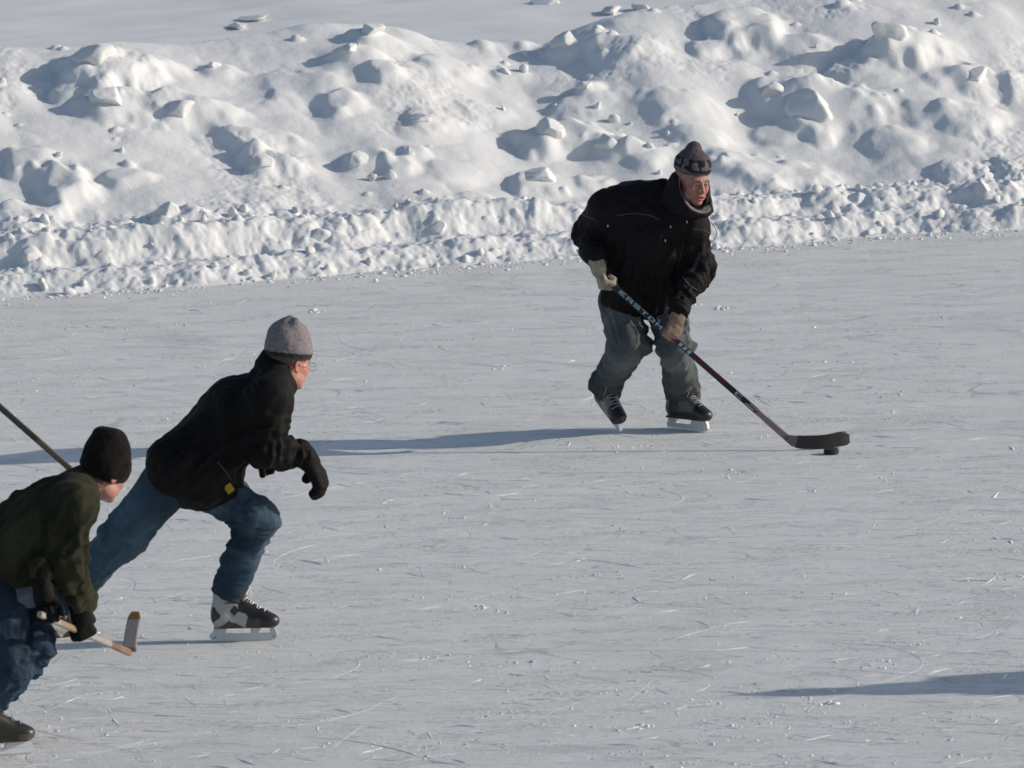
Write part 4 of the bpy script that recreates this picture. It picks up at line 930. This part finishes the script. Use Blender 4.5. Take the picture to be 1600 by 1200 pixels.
glove(sp3, 'r', J['rw'], A(.005, .005, .005), sc=1.12, pad=.006); glove(sp3, 'l', J['lw'], A(.005, .005, .005), cuff=.10, sc=1.05, pad=.004)
skate(root3, r3, ro3, sR3r, 'brown'); skate(root3, r3, lo3, sR3l, 'brown')
bl3 = [(W(202, 1018, Y3 + .36), .030, A(-.9, .3, .1)), (W(204, 1000, Y3 + .40), .028, 0), (W(207, 980, Y3 + .44), .028, 0), (W(210, 965, Y3 + .47), .027, 0), (W(212, 956, Y3 + .49), .016, 0)]
wood = A(.21, .14, .08)
stick('worn wooden hockey stick lowered by the olive sweater player, blade tip up', heel3, top3, bl3,
      ramp([(0, .12, wood), (.12, .22, A(.17, .10, .06)), (.22, .50, A(.30, .29, .27)), (.50, .8, A(.26, .20, .13)), (.8, 1, A(.33, .30, .26))]),
      lambda t, V: np.where((t > .70)[:, None], A(.24, .125, .04), np.where((t < .1)[:, None], wood, A(.33, .31, .30))), w_=.025, face=A(.2, -1, .3))

# ---------- two players just outside the picture: one raises the stick that enters at the left, the other throws the shadow at lower right
def standing(root, ro, base_pt, f, hat_c, coat_c, hand_r=None, hand_l=None, hood=False, stoop=.06):
    R = frm((f[0], f[1], 0)); q = lambda x, y, z: base_pt + R @ A(x, y, z)
    J = dict(pel=q(0, 0, .98), chest=q(.03, 0, 1.28), neck=q(stoop, 0, 1.50), rs=q(.03, -.19, 1.43), ls=q(.03, .19, 1.43), rh=q(0, -.10, .93), lh=q(0, .10, .93), rk=q(.08, -.12, .52), lk=q(.06, .13, .52), ra=q(-.03, -.12, .22), la=q(-.05, .14, .22))
    for s_, y, h in (('r', -1, hand_r), ('l', 1, hand_l)):
        wr = q(.16, .25 * y, .98) if h is None else h; J[s_ + 'w'] = wr; mid = (J[s_ + 's'] + wr) / 2; J[s_ + 'e'] = mid + R @ A(-.06, .10 * y, -.10)
    ho = q(stoop + .04, 0, 1.64); hR = frm(R @ A(1, 0, -.15)); so_r, so_l = q(.04, -.12, 0), q(.03, .14, 0)
    ha = {k: nrm(J[k + 'w'] - J[k + 'e']) for k in 'rl'}
    sp = dict(J=J, ro=ro, root=root, head=(ho, hR), handr=(ha['r'], R @ A(-.3, -1, .1), R @ A(1, 0, .3), (60, 70, 50)), handl=(ha['l'], R @ A(-.3, 1, .1), R @ A(1, 0, .3), (60, 70, 50)), skater=(so_r, R), skatel=(so_l, R), hi=0)
    build_body(sp); lat = R[:, 1]; s = S(.012)
    s.cap(q(0, 0, .88), J['chest'], .13, .145, k=.06, flat=(lat, 1.35)).cap(J['chest'], J['neck'] + (0, 0, -.02), .14, .075, k=.06, flat=(lat, 1.4))
    for s_ in 'rl': s.cap(J[s_ + 's'], J[s_ + 'e'], .078, .068, k=.05).cap(J[s_ + 'e'], J[s_ + 'w'] - ha[s_] * .02, .066, .045, k=.03)
    if hood: s.ell(ho + (0, 0, -.12), (.12, .15, .13), k=.05)
    s.ell(q(0, 0, .73), (.3, .3, .12), k=.02, mode=-1)
    finish(s, 'jacket', M_cloth, root, ro, coat_c, [(J['rs'], J['re'], .09, .01, .006, .7, .6, .06), (J['ls'], J['le'], .09, .01, .006, .7, .6, .06)], 3, 1, base_n=.006)
    s = S(.006); s.frame(ho, hR); s.ell((-.01, 0, .055), (.110, .092, .085), k=.02).cap((-.015, 0, .10), (-.02, 0, .17), .06, .02, k=.035); s.box((0, 0, -.06), (.2, .2, .085), k=.006, mode=-1); s.frame((0, 0, 0), np.eye(3))
    finish(s, 'knit_hat', M_knit, root, ro, hat_c, None, 6, 1, base_n=.003, bfreq=30)
    jeans(sp, dict(r=(.105, .085, .075, .08, .0), l=(.105, .085, .075, .08, .0)), A(.05, .06, .08), None, 3, vox=.012)
    for k in 'rl': glove(sp, k, J[k + 'w'], A(.02, .02, .02), sc=1.1, pad=.005)
    skate(root, ro, so_r, R, 'black', 0); skate(root, ro, so_l, R, 'black', 0); return sp
a4 = W(116, 738, Y3 + .34); b4 = W(0, 636, Y3 + .34); sd4 = nrm(b4 - a4); heel4 = a4 + sd4 * 1.42
hands = [a4 + sd4 * .62, a4 + sd4 * .98]
g4 = hands[0] * .5 + hands[1] * .5; base4 = A(g4[0] - .12, Y3 + .80, 0); root4 = empty('person', base4)
tag(root4, 'player in dark coat raising a stick just beyond the left edge', 'person')
standing(root4, base4, base4, (.35, -.94), A(.05, .05, .06), A(.03, .03, .04), hand_r=hands[1] + A(0, .085, -.03), hand_l=hands[0] + A(0, .085, -.03))
up4 = A(-.5, 0, .8)
bl4 = [(heel4 + nrm(A(-.35, .1, .9)) * (-.01 + .07 * i) + A(-.012 * i, 0, 0), .036 if i < 4 else .028, A(-1, 0, -.2)) for i in range(5)]
stick('taped dark hockey stick raised behind the olive sweater player', heel4, a4, bl4, ramp([(0, .1, BK), (.1, .86, A(.028, .026, .025)), (.86, 1, A(.11, .08, .055))]), lambda t, V: np.tile(BK, (len(t), 1)), w_=.026, t_=.022, face=A(0, -1, .2))
tip5 = ground(1175, 1083); sh = 1.83 / math.tan(SUN_EL); base5 = A(tip5[0] + math.cos(SUN_AZ) * sh, tip5[1] + math.sin(SUN_AZ) * sh, 0); root5 = empty('person', base5)
tag(root5, 'player in dark coat whose long shadow enters at lower right', 'person')
standing(root5, base5, base5, (-.9, -.3), A(.05, .05, .06), A(.03, .03, .04), hood=True)
